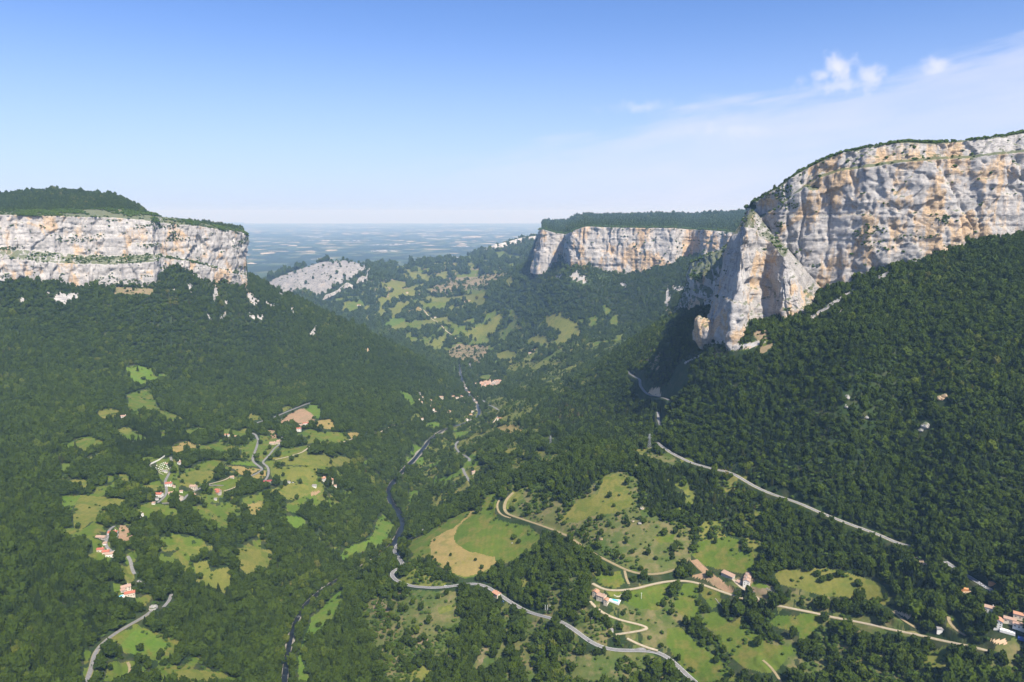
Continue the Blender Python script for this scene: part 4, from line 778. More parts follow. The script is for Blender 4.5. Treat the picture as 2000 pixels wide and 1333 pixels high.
for k, c in GLN: ground_piece('clearing', (fid == k) & ~is_plain, MAT[c])

def strip(name, path, half, m, lift, **kw):
    half = np.broadcast_to(np.asarray(half, float), (len(path),))
    d = np.gradient(path[:, :2], axis=0); d /= np.linalg.norm(d, axis=1)[:, None] + 1e-9
    nrm = np.stack([-d[:, 1], d[:, 0]], 1)
    cols = []
    ks = (-1, -0.33, 0.33, 1)
    for k in ks:
        xy = path[:, :2] + nrm * (half * k)[:, None]
        z = np.maximum(grid_at(Hm, xy[:, 0], xy[:, 1]), path[:, 2] - 0.3) + lift if kw.get('drape', True) else path[:, 2] + lift
        cols.append(np.column_stack([xy, z]))
    v = np.stack(cols, 1); n = len(path); c = len(ks)
    q = (np.arange(n - 1)[:, None] * c + np.arange(c - 1)[None])
    f = np.stack([q, q + 1, q + c + 1, q + c], -1).reshape(-1, 4)
    kw.pop('drape', None)
    return obj(name, mesh_from(name, v.reshape(-1, 3), f, m), **kw)
for (nm, mt_, wd, vg, lb, path) in PATHS:
    if vg: strip('verge', path, wd / 2 + vg * 0.45, VERGE, 0.35, kind='structure')
    strip(nm, path, wd / 2, mt_, 0.6, kind='structure', label=lb)
    if nm == 'road' and wd >= 7 and path[:, 1].min() < 1500:
        d = np.gradient(path[:, :2], axis=0); d /= np.linalg.norm(d, axis=1)[:, None] + 1e-9; nr = np.stack([-d[:, 1], d[:, 0]], 1)
        for s_ in (-1, 1):
            p2 = path.copy(); p2[:, :2] += nr * s_ * (wd / 2 - 0.5)
            strip('road_edge_line', p2, 0.14, WHITE, 0.66, kind='structure')
strip('river', riv, RW, RIVER, 0.2, drape=False, kind='structure', label='dark narrow river winding along the gorge bottom')
strip('river_bank', riv, RW + 0.8 + np.clip(fbm(np.arange(len(riv)) / 5.0, np.zeros(len(riv)), o=3) + 0.05, 0, 1) * 14, flat_mat('river_gravel', (0.13, 0.12, 0.09), (0.33, 0.30, 0.24), 0.3), 0.05, drape=False, kind='structure')

# ------------------------------------------------------------------ cliffs
def loft(name, R_, nS, nT, m, amp=1.0, label=None, seed=0.0, capfrom=None, mi_fn=None, step=1.0, flute=6.0):
    R_ = [r.copy() for r in R_]
    mid = R_[1]
    arc = np.concatenate([[0], np.cumsum(np.linalg.norm(np.diff(mid[:, :2], axis=0), axis=1))])
    t = np.linspace(0, arc[-1], nS)
    rr = [np.stack([np.interp(t, arc, r[:, k]) for k in range(3)], 1) for r in R_]
    for k in range(len(rr)):            # soften the corners
        for _ in range(3): rr[k][1:-1] = 0.25 * rr[k][:-2] + 0.5 * rr[k][1:-1] + 0.25 * rr[k][2:]
    rows = []; seg = []
    for k in range(len(rr) - 1):
        n = nT[k]
        for j in range(n + (1 if k == len(rr) - 2 else 0)):
            rows.append(rr[k] + (rr[k + 1] - rr[k]) * j / n); seg.append(k + j / n)
    G = np.stack(rows, 0); seg = np.array(seg)
    d = np.gradient(rr[1][:, :2], axis=0)
    d = d / (np.linalg.norm(d, axis=1)[:, None] + 1e-9)
    for _ in range(8): d[1:-1] = 0.25 * d[:-2] + 0.5 * d[1:-1] + 0.25 * d[2:]
    nrm = np.stack([d[:, 1], -d[:, 0], np.zeros(len(d))], 1); nrm /= np.linalg.norm(nrm, axis=1)[:, None]
    x, y, z = G[..., 0], G[..., 1], G[..., 2]
    al = np.broadcast_to(t[None], x.shape)
    L = 1.0 * step
    def facet(n, k, sharp=5.0):
        m_ = n * k; f0 = np.floor(m_); fr_ = np.clip((m_ - f0) * sharp - (sharp - 1) / 2, 0, 1)
        return (f0 + fr_ * fr_ * (3 - 2 * fr_)) / k
    warp = 14 * fbm(al / (60 * L) + seed + 77, z / (60 * L), o=3)
    au, zu = al + warp, z + 0.7 * warp
    big = fbm(al / (150 * L) + seed, z / (300 * L), o=2) * 12
    wa = al + 5 * fbm(al / 15 + seed, z / 15, o=2); wz = z + 5 * fbm(al / 15, z / 15 + seed, o=2)
    f1 = cells(wa / (58 * L), wz / (110 * L), seed) * 6.5
    f2 = cells(wa / (21 * L), wz / (34 * L), seed + 1) * 3.2 + cells(wa / (8.5 * L), wz / (12 * L), seed + 2) * 1.5
    col = -np.abs(fbm(au / (46 * L) + seed + 9, z / (300 * L), o=3)) * flute + 1
    crack = -np.clip(0.07 - np.abs(fbm(au / (60 * L) + seed + 31, z / (300 * L), o=3)), 0, 1) * 110
    crack2 = -np.clip(0.05 - np.abs(fbm(al / (80 * L) + zu / (70 * L) + seed + 51, z / (160 * L), o=2)), 0, 1) * 60
    scoop = -np.clip(fbm(au / (55 * L) + seed + 3, z / (42 * L), o=2) - 0.34, 0, 1) * 22
    za = z + 4 * fbm(al / 130 + seed, z * 0, o=2)
    bed = facet(vn(al / 300 + 3.3, za / 16.0) + 0.5 * vn(al / 90, za / 6.0), 3.0, 5.0) * 2.4
    for z0_, k_r, dip in ((0.16, 5.0, 0.02), (0.34, 4.0, -0.03), (0.55, 3.5, 0.01), (0.80, 6.0, -0.01)):
        zl, zh = rr[0][:, 2].mean(), rr[1][:, 2].mean() if len(rr) < 5 else rr[-2][:, 2].mean()
        line = zl + (zh - zl) * z0_ + dip * (al - al.mean()) + 7 * fbm(al / (140 * L) + seed + z0_ * 9, al * 0, o=3)
        on = np.clip(0.35 + 1.6 * vn(al / (110 * L) + seed * 3 + z0_ * 31, al * 0), 0, 1)
        crack = crack - 0.6 * k_r * on * np.exp(-((z - line) / (1.9 * L)) ** 2) + 0.8 * on * np.exp(-((z - line - 5 * L) / (3.0 * L)) ** 2)
    fine = fbm(al / 6, z / 7, x * 0 + seed, o=4) * 1.8
    disp = amp * (big + f1 + f2 + col + crack + crack2 + scoop + bed + fine)
    wgt = np.ones(len(seg)); cf = capfrom if capfrom is not None else len(rr) - 2
    wgt = np.clip(1 - np.clip(seg - cf, 0, 1) * 1.0, 0.0, 1)
    G = G + nrm[None] * (disp * wgt[:, None])[..., None]
    G[..., 2] += (amp * 2.2 * fbm(x / 14 + seed, y / 14, z / 14, o=3)) * np.where(seg > 0.3, 1, 0)[:, None]
    a, b = G.shape[:2]
    q = (np.arange(a - 1)[:, None] * b + np.arange(b - 1)[None])
    f = np.stack([q, q + 1, q + b + 1, q + b], -1).reshape(-1, 4)
    mats = m if isinstance(m, list) else [m]
    mi = None
    if mi_fn is not None: mi = np.repeat([mi_fn(s_) for s_ in seg[:-1]], b - 1)
    me = mesh_from(name, G.reshape(-1, 3), f, mats, mi, smooth=False)
    o = obj(name, me, kind='structure', label=label)
    return G, seg
GL, sL = loft('cliff', LC, 620, [22, 14, 34, 14], [ROCKG, MAT['s']], 0.85, 'pale two-tier limestone cliff on the left with a shrubby terrace', 1.0, capfrom=3, mi_fn=lambda s: 0)
GR, sR = loft('cliff', RC, 760, [110, 6, 24, 8], ROCK, 0.9, 'huge ochre and grey limestone wall on the right', 5.0, capfrom=3)
GP, sP = loft('cliff', PC, 360, [90, 36, 6], [ROCK, ROCKS], 0.8, 'tall limestone prow jutting out in front of the right wall', 11.0, capfrom=1.0, mi_fn=lambda s: 1 if s > 1 else 0)
GB, sB = loft('cliff', BC, 150, [28, 20, 8], rock_mat('limestone_broken', 0.4, 0.30), 1.3, 'broken grey cliff behind the limestone prow', 17.0, capfrom=2)
GM, sM = loft('cliff', MC, 620, [56, 6], ROCKM, 1.15, 'long pink and grey limestone cliff in the middle distance', 23.0, step=1.7, capfrom=1, flute=26.0)

# knob at the foot of the prow and the rock teeth of the far hill
def boulder_mesh(name, r, sub=3, seed=0, squash=(1, 1, 1), m=ROCKG, rough=0.35):
    import bmesh
    bm = bmesh.new(); bmesh.ops.create_icosphere(bm, subdivisions=sub, radius=1)
    co = np.array([v.co[:] for v in bm.verts])
    k = 1 + rough * fbm(co[:, 0] * 1.3 + seed, co[:, 1] * 1.3, co[:, 2] * 1.3, o=4) * 2
    co = co * k[:, None] * np.array(squash) * r
    for v, c in zip(bm.verts, co): v.co = c
    me = bpy.data.meshes.new(name); bm.to_mesh(me); bm.free(); me.materials.append(m)
    return me
kb = P(1376, 648, 1555)
obj('rock', boulder_mesh('rock', 30, 5, 3, (0.8, 0.8, 1.35), ROCK, 0.3), loc=kb + np.array([0, 0, -8]), label='rounded ochre rock knob at the foot of the prow', cat='rock')
teeth = zz(2, [560,632, 585,605, 620,590, 660,570, 690,552, 720,530, 770,548, 800,505, 830,500, 855,490, 862,455, 878,415])
tops = zz(2, [562,625, 590,585, 625,575, 665,555, 680,540, 725,505, 775,530, 800,480, 832,462, 852,470, 858,430, 876,408])
TY = np.array([hit(u, v + 2)[1] for u, v in teeth]); TY = np.clip(TY, np.median(TY) * 0.9, np.median(TY) * 1.1); TY = np.convolve(np.pad(TY, 1, 'edge'), [.25, .5, .25], 'valid') - 25
TC = [np.array([P(u, v + 3, Y) for (u, v), Y in zip(teeth, TY)]), np.array([P(u, v, Y + 6) for (u, v), Y in zip(tops, TY)]), np.array([P(u, v + 2, Y + 60) for (u, v), Y in zip(teeth, TY)])]
loft('rock_ridge', TC, 160, [8, 5], ROCKF, 0.6, 'row of pale rock teeth beside the domed rocky hill', 29.0, step=0.6, capfrom=1)
fr = zz(2, [1610,305, 1690,285, 1780,262, 1870,240, 1970,222]); ft = zz(2, [1612,297, 1690,258, 1780,240, 1860,216, 1975,200])
FY = np.array([hit(u, v + 4)[1] for u, v in fr]); print('far band', FY); FY = np.where(FY > 12000, 8800, FY) - 60
FC = [np.array([P(u, v + 2, Y) for (u, v), Y in zip(fr, FY)]), np.array([P(u, v, Y) for (u, v), Y in zip(ft, FY + 30)]), np.array([P(u, v + 3, Y + 500) for (u, v), Y in zip(ft, FY + 30)])]
loft('cliff', FC, 120, [8, 4], ROCKF, 1.0, 'distant pale rock band on the skyline left of the middle cliff', 37.0, step=2, capfrom=1)
print('cliffs', round(time.time() - T0, 1))

# ------------------------------------------------------------------ tree forms
import bmesh
def leaf_quads(rs, n, pts, size):
    V, Fc = [], []
    for i in range(n):
        c = pts[rs.integers(len(pts))] * rs.uniform(0.88, 1.10)
        a = rs.normal(size=3); a /= np.linalg.norm(a); b = np.cross(a, rs.normal(size=3)); b /= np.linalg.norm(b) + 1e-9
        s = size * rs.uniform(0.6, 1.3); k = len(V)
        V += [c + a * s, c + b * s * 0.7, c - a * s * 0.8, c - b * s * 0.6 + np.cross(a, b) * s * 0.3]; Fc.append((k, k + 1, k + 2, k + 3))
    return V, Fc
def crown_broad(seed, sub, leaves, w=1.0, h=1.1, size=0.13):
    rs = np.random.default_rng(seed)
    bm = bmesh.new(); bmesh.ops.create_icosphere(bm, subdivisions=sub, radius=1)
    co = np.array([v.co[:] for v in bm.verts]); fc = [[v.index for v in f.verts] for f in bm.faces]; bm.free()
    k = 1 + 0.80 * fbm(co[:, 0] * 1.7 + seed * 3.1, co[:, 1] * 1.7, co[:, 2] * 1.7, o=3, g=0.7)
    k *= 1 + 0.10 * rs.normal(size=len(co))
    co = co * k[:, None]; co[:, 2] = np.where(co[:, 2] < 0, co[:, 2] * 0.7, co[:, 2])
    co = co * np.array([w, w, h]) * 0.5; co[:, 2] += 0.62 * h
    V2, F2 = leaf_quads(rs, leaves, co - np.array([0, 0, 0.62 * h]), size)
    V2 = [v + np.array([0, 0, 0.62 * h]) for v in V2]
    n = len(co)
    return list(co) + V2, fc + [tuple(n + q for q in f) for f in F2]
def crown_pine(seed, layers=6, seg=9, w=0.62, h=1.5):
    rs = np.random.default_rng(seed); V, Fc = [], []
    for l in range(layers):
        t = l / layers; z0 = 0.22 * h + t * 0.78 * h; r = w * 0.5 * (1 - t) ** 0.75 * rs.uniform(0.85, 1.15) + 0.03
        top = (rs.normal() * 0.015, rs.normal() * 0.015, z0 + h * 0.26 * (1 - 0.3 * t)); k = len(V); V.append(np.array(top))
        for i in range(seg * 2):
            a = math.pi * i / seg + rs.uniform(-0.15, 0.15); rr = r * (rs.uniform(0.85, 1.25) if i % 2 == 0 else rs.uniform(0.45, 0.7))
            V.append(np.array([math.cos(a) * rr, math.sin(a) * rr, z0 - (0.05 if i % 2 == 0 else -0.03) * h + rs.normal() * 0.02]))
        for i in range(seg * 2): Fc.append((k, k + 1 + i, k + 1 + (i + 1) % (seg * 2)))
        V.append(np.array([0, 0, z0 + 0.02])); c = len(V) - 1
        for i in range(seg * 2): Fc.append((c, k + 1 + (i + 1) % (seg * 2), k + 1 + i))
    return V, Fc
def trunk(r, h, limbs=True):
    V, Fc = [], []
    def tube(p0, p1, r0, r1, n=6):
        k = len(V); p0, p1 = np.array(p0, float), np.array(p1, float); d = p1 - p0; d /= np.linalg.norm(d)
        a = np.cross(d, [0.3, 1, 0.1]); a /= np.linalg.norm(a); b = np.cross(d, a)
        for p, rr in ((p0, r0), (p1, r1)):
            for i in range(n): V.append(p + (a * math.cos(2 * math.pi * i / n) + b * math.sin(2 * math.pi * i / n)) * rr)
        for i in range(n): Fc.append((k + i, k + (i + 1) % n, k + n + (i + 1) % n, k + n + i))
    tube((0, 0, -0.12), (0.01, 0, h), r, r * 0.55)
    if limbs:
        for a in (0.4, 2.3, 4.4): tube((0, 0, h * 0.75), (0.22 * math.cos(a), 0.22 * math.sin(a), h * 1.35), r * 0.5, r * 0.2, 4)
    return V, Fc
PROTO = bpy.data.collections.new('tree_forms')
FORM = {'broad': [], 'pine': [], 'bush': []}
def reg(kind, crown, tr, leafm):
    cm = mesh_from('crown', np.array(crown[0]), crown[1], leafm, smooth=False); cm.materials.append(BARK)
    tm = mesh_from('trunk', np.array(tr[0]), tr[1], BARK)
    n = len(crown[0]); allm = mesh_from('tree', np.array(list(crown[0]) + list(tr[0])), list(crown[1]) + [tuple(n + q for q in f) for f in tr[1]], [leafm, BARK],
                                       [0] * len(crown[1]) + [1] * len(tr[1]), smooth=False)
    o = bpy.data.objects.new('tree_form_%s_%d' % (kind, len(FORM[kind])), allm)
    FORM[kind].append((cm, tm, o))
for i in range(7): reg('broad', crown_broad(10 + i, 3, 170, w=0.9 + 0.16 * (i % 3), h=[1.0, 1.25, 0.8, 1.5, 1.1, 1.6, 0.9][i], size=0.15), trunk(0.035, 0.45), LEAF)
for i in range(4): reg('pine', crown_pine(30 + i, 6 + i % 2, 8, w=0.72 + 0.10 * (i % 2), h=1.35 + 0.15 * (i % 3)), trunk(0.03, 0.5, False), NEEDLE)
for i in range(4): reg('bush', crown_broad(50 + i, 2, 50, w=1.15, h=0.75, size=0.13), trunk(0.03, 0.2), BUSHM)
PC_ = {}
for k in FORM:
    c = bpy.data.collections.new('forms_' + k)
    for i, (a, b, o) in enumerate(FORM[k]): c.objects.link(o)
    PC_[k] = c

# ------------------------------------------------------------------ scattering
# candidate points: jittered cells whose size is the tree spacing
def jitter_points(y0, y1, sp):
    pts = []
    nrow = int((y1 - y0) / sp)
    for r in range(nrow):
        y = y0 + (r + 0.5) * sp; n = int(2 * 0.86 * y / sp)
        x = (np.arange(n) + 0.5) * sp - 0.86 * y
        pts.append(np.column_stack([x + rng.uniform(-0.46, 0.46, n) * sp, y + rng.uniform(-0.46, 0.46, n) * sp]))
    return np.vstack(pts)
bands = [(600, 1300, 5.0), (1300, 2200, 5.0), (2200, 3300, 7.0), (3300, 4600, 12.0), (4600, 6600, 18.0), (6600, 10000, 27.0)]
pts = []; spc = []
for y0, y1, sp in bands:
    p = jitter_points(y0, y1, sp); pts.append(p); spc.append(np.full(len(p), sp))
pts = np.vstack(pts); spc = np.concatenate(spc)
x, y = pts.T
j, i = idx_at(x, y)
z = grid_at(H, x, y)
gx = np.gradient(H, axis=1) / np.gradient(XX, axis=1); gy = (np.gradient(H, axis=0) / np.gradient(YY, axis=0)) - gx * SS / 1.0
STEEP = np.hypot(gx, gy)
u_, v_ = to_px(x, y, z)
vis = (z + 14 - CAMZ) / y > runb[j, i] - 0.012
inview = (u_ > -120) & (u_ < 2120) & (v_ < 1420)
code = COV[j, i]
# a tree standing before a field hides it: look also a few metres further on
def ahead(d):
    L = np.hypot(x, y); return idx_at(x + x / L * d, y + y / L * d)
open_codes = np.array([c in 'gbotndr' and c != 'forest' for c in CODES]) | np.array([c == 'R' for c in CODES])
half_codes = np.array([c in ('s', 'y', 'p') for c in CODES])
gr = (np.gradient(H, axis=0) / np.gradient(YY, axis=0))[j, i]
mr = (CAMZ - z - 6) / y
def hidden_d(h): return np.clip(h / np.maximum(mr + gr * 0.9, 0.05), 3, 75)
a1 = ahead(hidden_d(4.5)); a2 = ahead(hidden_d(9.0)); a0 = ahead(7.0)
near = y < 3300
jl = idx_at(x - 5.5, y); jr = idx_at(x + 5.5, y)
is_open = open_codes[code] | ((y < 2400) & (code == 0) & (open_codes[COV[jl]] | open_codes[COV[jr]])) | (near & (open_codes[COV[a1]] | open_codes[COV[a0]] | open_codes[COV[a2]]) & (code == 0))
is_half = (half_codes[code] | (near & (half_codes[COV[a1]] | half_codes[COV[a2]]) & (code == 0))) & ~is_open
nt_ = NOTREE[j, i] | NOTREE[a1] | ((y < 2000) & (ROADD[a2] < 5))
for h_ in (2.0, 4.5, 6.5, 9.0):
    ah = ahead(hidden_d(h_)); nt_ |= (y < 2100) & (ROADD[ah] < 5.0)
nt_ |= ((RIVD[a1] < 7) & (y > 1400) & near) | ((RIVD[a1] < 4) & (y < 1330))
tiltok = STEEP[j, i] < 1.9
rnd = rng.uniform(size=len(x))
openness = fbm(x / 60, y / 60, o=3)
glade = fbm(x / 120 + 40, y / 120, o=3)
keep = vis & inview & ~nt_ & tiltok
forest = keep & ~is_open & ~is_half & (rnd < 0.97)
# cliff foot: no trees inside the walls
scrub = keep & is_half & (rnd < np.clip(0.50 + 1.1 * openness, 0.08, 0.95) * np.where(y > 3300, 0.6, 1.0))
lone = keep & is_open & (code != CODES.index('n')) & (code != CODES.index('d')) & (rnd < np.clip(0.01 + 0.22 * (fbm(x / 32 + 9, y / 32, o=3) - 0.16) * np.where((u_ > 1000) & (v_ > 1130), 3.0, 1.0), 0.003, 0.5)) & (y < 3300)
for cc in ('r', 'R'):
    lone |= keep & (code == CODES.index(cc)) & (rnd < (0.22 if cc == 'r' else 0.10))
lone &= ~((code == CODES.index('b')) & (u_ > 560) & (u_ < 790))
# kinds
CON = [(5, '930 500 1350 490 1350 640 1180 700 850 790 800 700'), (6, '0 80 350 150 400 500 800 700 600 1100 0 1189'), (22, '480 200 1000 20 1700 60 2000 400 1900 620 1650 450 1300 400 1200 100 960 110 700 350'),
       (24, '0 0 600 0 1300 300 1200 600 800 500 400 350 250 330 0 250'), (21, '1060 560 1400 300 1900 400 2000 820 1400 850 1100 760'), (25, '0 0 2000 0 2000 1200 1200 1200 800 1000 300 800 300 400')]
pc = np.full(len(x), 0.10)
for (zid, txt), pr_ in zip(CON, (0.85, 0.45, 0.7, 0.6, 0.6, 0.40)):
    inn = in_poly(u_, v_, zz(zid, [float(q) for q in txt.split()])); pc[inn] = np.maximum(pc[inn], pr_)
pc = np.clip(pc + 0.5 * fbm(x / 170 + 3, y / 170, o=3), 0.02, 0.95)
under = forest & (rng.uniform(size=len(x)) < np.clip(0.10 + 0.35 * fbm(x / 40 + 70, y / 40, o=3), 0.03, 0.4))
forest &= ~under
pine = forest & (rng.uniform(size=len(x)) < pc)
broad = forest & ~pine
fr_ = np.zeros(len(x), bool)
for dx_, dy_ in ((6, 0), (-6, 0), (0, 6), (0, -6), (11, 0), (-11, 0), (0, 12)):
    jj, ii = idx_at(x + dx_, y + dy_); fr_ |= COV[jj, ii] == 0
fringe = keep & is_open & fr_ & (y < 3300) & (code != 0) & (rng.uniform(size=len(x)) < np.clip(0.12 + 0.6 * fbm(x / 22, y / 22 + 5, o=2), 0.0, 0.8)) & ~np.isin(code, [CODES.index('r'), CODES.index('R'), CODES.index('d')])
bush = (scrub | lone | fringe | under)
big_in_scrub = bush & (rng.uniform(size=len(x)) < 0.22)
size = np.where(bush, np.where(under, rng.uniform(3.5, 6.0, len(x)), rng.uniform(2.2, 5.0, len(x))), np.clip(rng.lognormal(-0.02, 0.32, len(x)), 0.5, 2.0) * 7.0)
size *= np.where(~bush & (u_ > 1150) & (v_ < 1100), 0.82, 1.0) * np.where(~bush & (u_ < 560) & (v_ > 850), 1.08, 1.0)
size = np.where(big_in_scrub, rng.uniform(5, 8, len(x)), size)
size *= np.where(y > 3300, spc / 8.5, 1.0) * np.where((y > 3300) & bush, 1.1, 1)
size = np.where((y > 3300), size * 1.05, size) * np.where(BLOCK[j, i], 0.62, 1.0)
broad |= big_in_scrub; bush &= ~big_in_scrub
# shrubs growing on cliff ledges
def ledge_points(G, k, thr=0.62):
    n1 = G[1:, :-1] - G[:-1, :-1]; n2 = G[:-1, 1:] - G[:-1, :-1]
    nn = np.cross(n1, n2); nn /= np.linalg.norm(nn, axis=-1)[..., None] + 1e-9
    m = np.abs(nn[..., 2]) > thr; jj, ii = np.nonzero(m)
    s_ = rng.choice(len(jj), min(k, len(jj)), replace=False)
    return G[jj[s_], ii[s_]]
LED = []
for G_, k_, sc_k, th in ((GL, 2600, 1.0, 0.6), (GR, 1500, 0.9, 0.62), (GP, 160, 0.8, 0.66), (GB, 500, 1.0, 0.6), (GM, 1400, 1.6, 0.6)):
    q_ = ledge_points(G_, k_, th); cl = fbm(q_[:, 0] / 40, q_[:, 1] / 40, q_[:, 2] / 25, o=2) > -0.05; q_ = q_[cl]
    LED.append(np.column_stack([q_, rng.uniform(2.5, 7.0, len(q_)) * sc_k]))
for G_, k_, sc_k in ((GL, 2600, 1.0), (GR, 1500, 0.9), (GP, 200, 0.8), (GB, 1500, 1.35)):
    g_ = G_.reshape(-1, 3); q_ = g_[rng.choice(len(g_), 26000)]
    t_sc = fbm(q_[:, 0] / 75, q_[:, 1] / 75, q_[:, 2] / 22, o=3); q_ = q_[np.argsort(-t_sc)[:k_]]
    LED.append(np.column_stack([q_, rng.uniform(2.0, 5.5, len(q_)) * sc_k]))
for G_, sg_, s0, k_, lo_, hi_ in ((GL, sL, 2.95, 4600, 3.5, 7.5), (GR, sR, 2.97, 1500, 3.0, 7.0), (GM, sM, 1.0, 1500, 6.0, 12.0), (GB, sB, 1.9, 500, 4, 8), (GP, sP, 1.1, 50, 2, 4)):
    g_ = G_[sg_ > s0].reshape(-1, 3); q_ = g_[rng.choice(len(g_), min(len(g_), k_ * 3), replace=False)]; t_sc = fbm(q_[:, 0] / 50, q_[:, 1] / 50, o=3); q_ = q_[np.argsort(-t_sc)[:k_]]
    LED.append(np.column_stack([q_, rng.uniform(lo_, hi_, len(q_))]))
LED = np.vstack(LED)
print('scatter', broad.sum(), pine.sum(), bush.sum(), len(LED), round(time.time() - T0, 1))

def instancer(name, label, cat, P4, kind):
    """one stuff object: points with a size and a turn, a form picked for each"""
    n = len(P4); me = bpy.data.meshes.new(name); me.vertices.add(n); me.vertices.foreach_set('co', P4[:, :3].astype(np.float32).ravel())
    for an, typ, dat in (('size', 'FLOAT', P4[:, 3].astype(np.float32)), ('turn', 'FLOAT', rng.uniform(0, 6.28, n).astype(np.float32)), ('form', 'INT', rng.integers(0, len(FORM[kind]), n).astype(np.int32)), ('tall', 'FLOAT', rng.uniform(0.85, 1.25, n).astype(np.float32))):
        at = me.attributes.new(an, typ, 'POINT'); at.data.foreach_set('value', dat)
    me.update()
    o = obj(name, me, label=label, cat=cat, kind='stuff')
    g = bpy.data.node_groups.new(name + '_nodes', 'GeometryNodeTree')
    g.interface.new_socket('Geometry', in_out='INPUT', socket_type='NodeSocketGeometry'); g.interface.new_socket('Geometry', in_out='OUTPUT', socket_type='NodeSocketGeometry')
    gi = g.nodes.new('NodeGroupInput'); go = g.nodes.new('NodeGroupOutput'); ip = g.nodes.new('GeometryNodeInstanceOnPoints'); ci = g.nodes.new('GeometryNodeCollectionInfo')
    ci.inputs['Collection'].default_value = PC_[kind]; ci.inputs['Separate Children'].default_value = True; ci.inputs['Reset Children'].default_value = True
    def at(nm, ty):
        a = g.nodes.new('GeometryNodeInputNamedAttribute'); a.data_type = ty; a.inputs['Name'].default_value = nm; return a.outputs['Attribute']
    cr = g.nodes.new('ShaderNodeCombineXYZ'); g.links.new(at('turn', 'FLOAT'), cr.inputs[2])
    mu_ = g.nodes.new('ShaderNodeMath'); mu_.operation = 'MULTIPLY'; sz = at('size', 'FLOAT'); g.links.new(sz, mu_.inputs[0]); g.links.new(at('tall', 'FLOAT'), mu_.inputs[1])
    cs_ = g.nodes.new('ShaderNodeCombineXYZ'); g.links.new(sz, cs_.inputs[0]); g.links.new(sz, cs_.inputs[1]); g.links.new(mu_.outputs[0], cs_.inputs[2])
    g.links.new(gi.outputs[0], ip.inputs['Points']); g.links.new(ci.outputs[0], ip.inputs['Instance']); ip.inputs['Pick Instance'].default_value = True
    g.links.new(at('form', 'INT'), ip.inputs['Instance Index']); g.links.new(cr.outputs[0], ip.inputs['Rotation']); g.links.new(cs_.outputs[0], ip.inputs['Scale'])
    g.links.new(ip.outputs[0], go.inputs[0])
    md = o.modifiers.new('scatter', 'NODES'); md.node_group = g
    return o

# where a single tree stands, in words (area of the photograph by landmark)
def area_words(u, v, kind):
    if u > 1750 and v > 1100: return 'near the houses at the lower right'
    if u > 1500: return 'on the steep dark slope at the right' if v < 1120 else 'in the thick wood at the bottom right'
    if u > 1330: return 'below the white farmhouse'
    if u > 1080: return 'around the house with the pool'
    if u > 700: return 'on the slope below the valley road'
    if u > 560: return 'beside the river meadows'
    if u > 300: return 'in the wood left of the river'
    return 'in the dark wood at the lower left'
WORD = {'broad': ('broadleaf_tree', 'tree', 'rounded green broadleaf tree'), 'pine': ('pine_tree', 'tree', 'pointed dark conifer'), 'bush': ('bush', 'bush', 'low round green bush')}
HOUSE_KEEP = []          # filled by the houses: keep trees off them

# ------------------------------------------------------------------ buildings
def box_mesh(name, x0, x1, y0, y1, z0, z1, m):
    V = [(x0, y0, z0), (x1, y0, z0), (x1, y1, z0), (x0, y1, z0), (x0, y0, z1), (x1, y0, z1), (x1, y1, z1), (x0, y1, z1)]
    Fc = [(0, 3, 2, 1), (4, 5, 6, 7), (0, 1, 5, 4), (1, 2, 6, 5), (2, 3, 7, 6), (3, 0, 4, 7)]
    return mesh_from(name, V, Fc, m, smooth=False)
def rot(x, y, a): return x * math.cos(a) - y * math.sin(a), x * math.sin(a) + y * math.cos(a)
def xf(me, dx, dy, dz, a):
    me.transform(Matrix.Translation((dx, dy, dz)) @ Matrix.Rotation(a, 4, 'Z')); return me
def gable(L, W, h, rh, wm, found=5.0, shed=False):
    l, w_ = L / 2, W / 2
    V = [(-l, -w_, -found), (l, -w_, -found), (l, w_, -found), (-l, w_, -found), (-l, -w_, h), (l, -w_, h), (l, w_, h), (-l, w_, h), (-l, 0, h + rh), (l, 0, h + rh)]
    if shed: V[6] = (l, w_, h + rh); V[7] = (-l, w_, h + rh); V[8] = (-l, 0, h + rh / 2); V[9] = (l, 0, h + rh / 2)
    Fc = [(0, 1, 5, 4), (2, 3, 7, 6), (1, 2, 6, 9, 5), (3, 0, 4, 8, 7), (0, 3, 2, 1)]
    return mesh_from('wall', V, Fc, wm, smooth=False)
def roof_mesh(L, W, h, rh, rm, shed=False, t=0.28, ov=0.6):
    l, w_ = L / 2 + ov, W / 2 + ov; e = h - rh * ov / (W / 2) + 0.06; r_ = h + rh + 0.06
    if shed:
        s_ = rh / W * ov; pts = [(-w_, h - s_), (w_, h + rh + s_)]; pts = [(a, b + 0.06) for a, b in pts]; prof = pts + [(w_, pts[1][1] + t), (-w_, pts[0][1] + t)]
    else: prof = [(-w_, e), (0, r_), (w_, e), (w_, e + t), (0, r_ + t), (-w_, e + t)]
    n = len(prof); V = [(-l, a, b) for a, b in prof] + [(l, a, b) for a, b in prof]
    Fc = [(i, (i + 1) % n, n + (i + 1) % n, n + i) for i in range(n)]
    Fc += [tuple(range(n))[::-1], tuple(range(n, 2 * n))] if shed else [(5, 4, 1, 0), (4, 3, 2, 1), (n + 0, n + 1, n + 4, n + 5), (n + 1, n + 2, n + 3, n + 4)]
    return mesh_from('roof', V, Fc, rm, smooth=False)
HSP = []
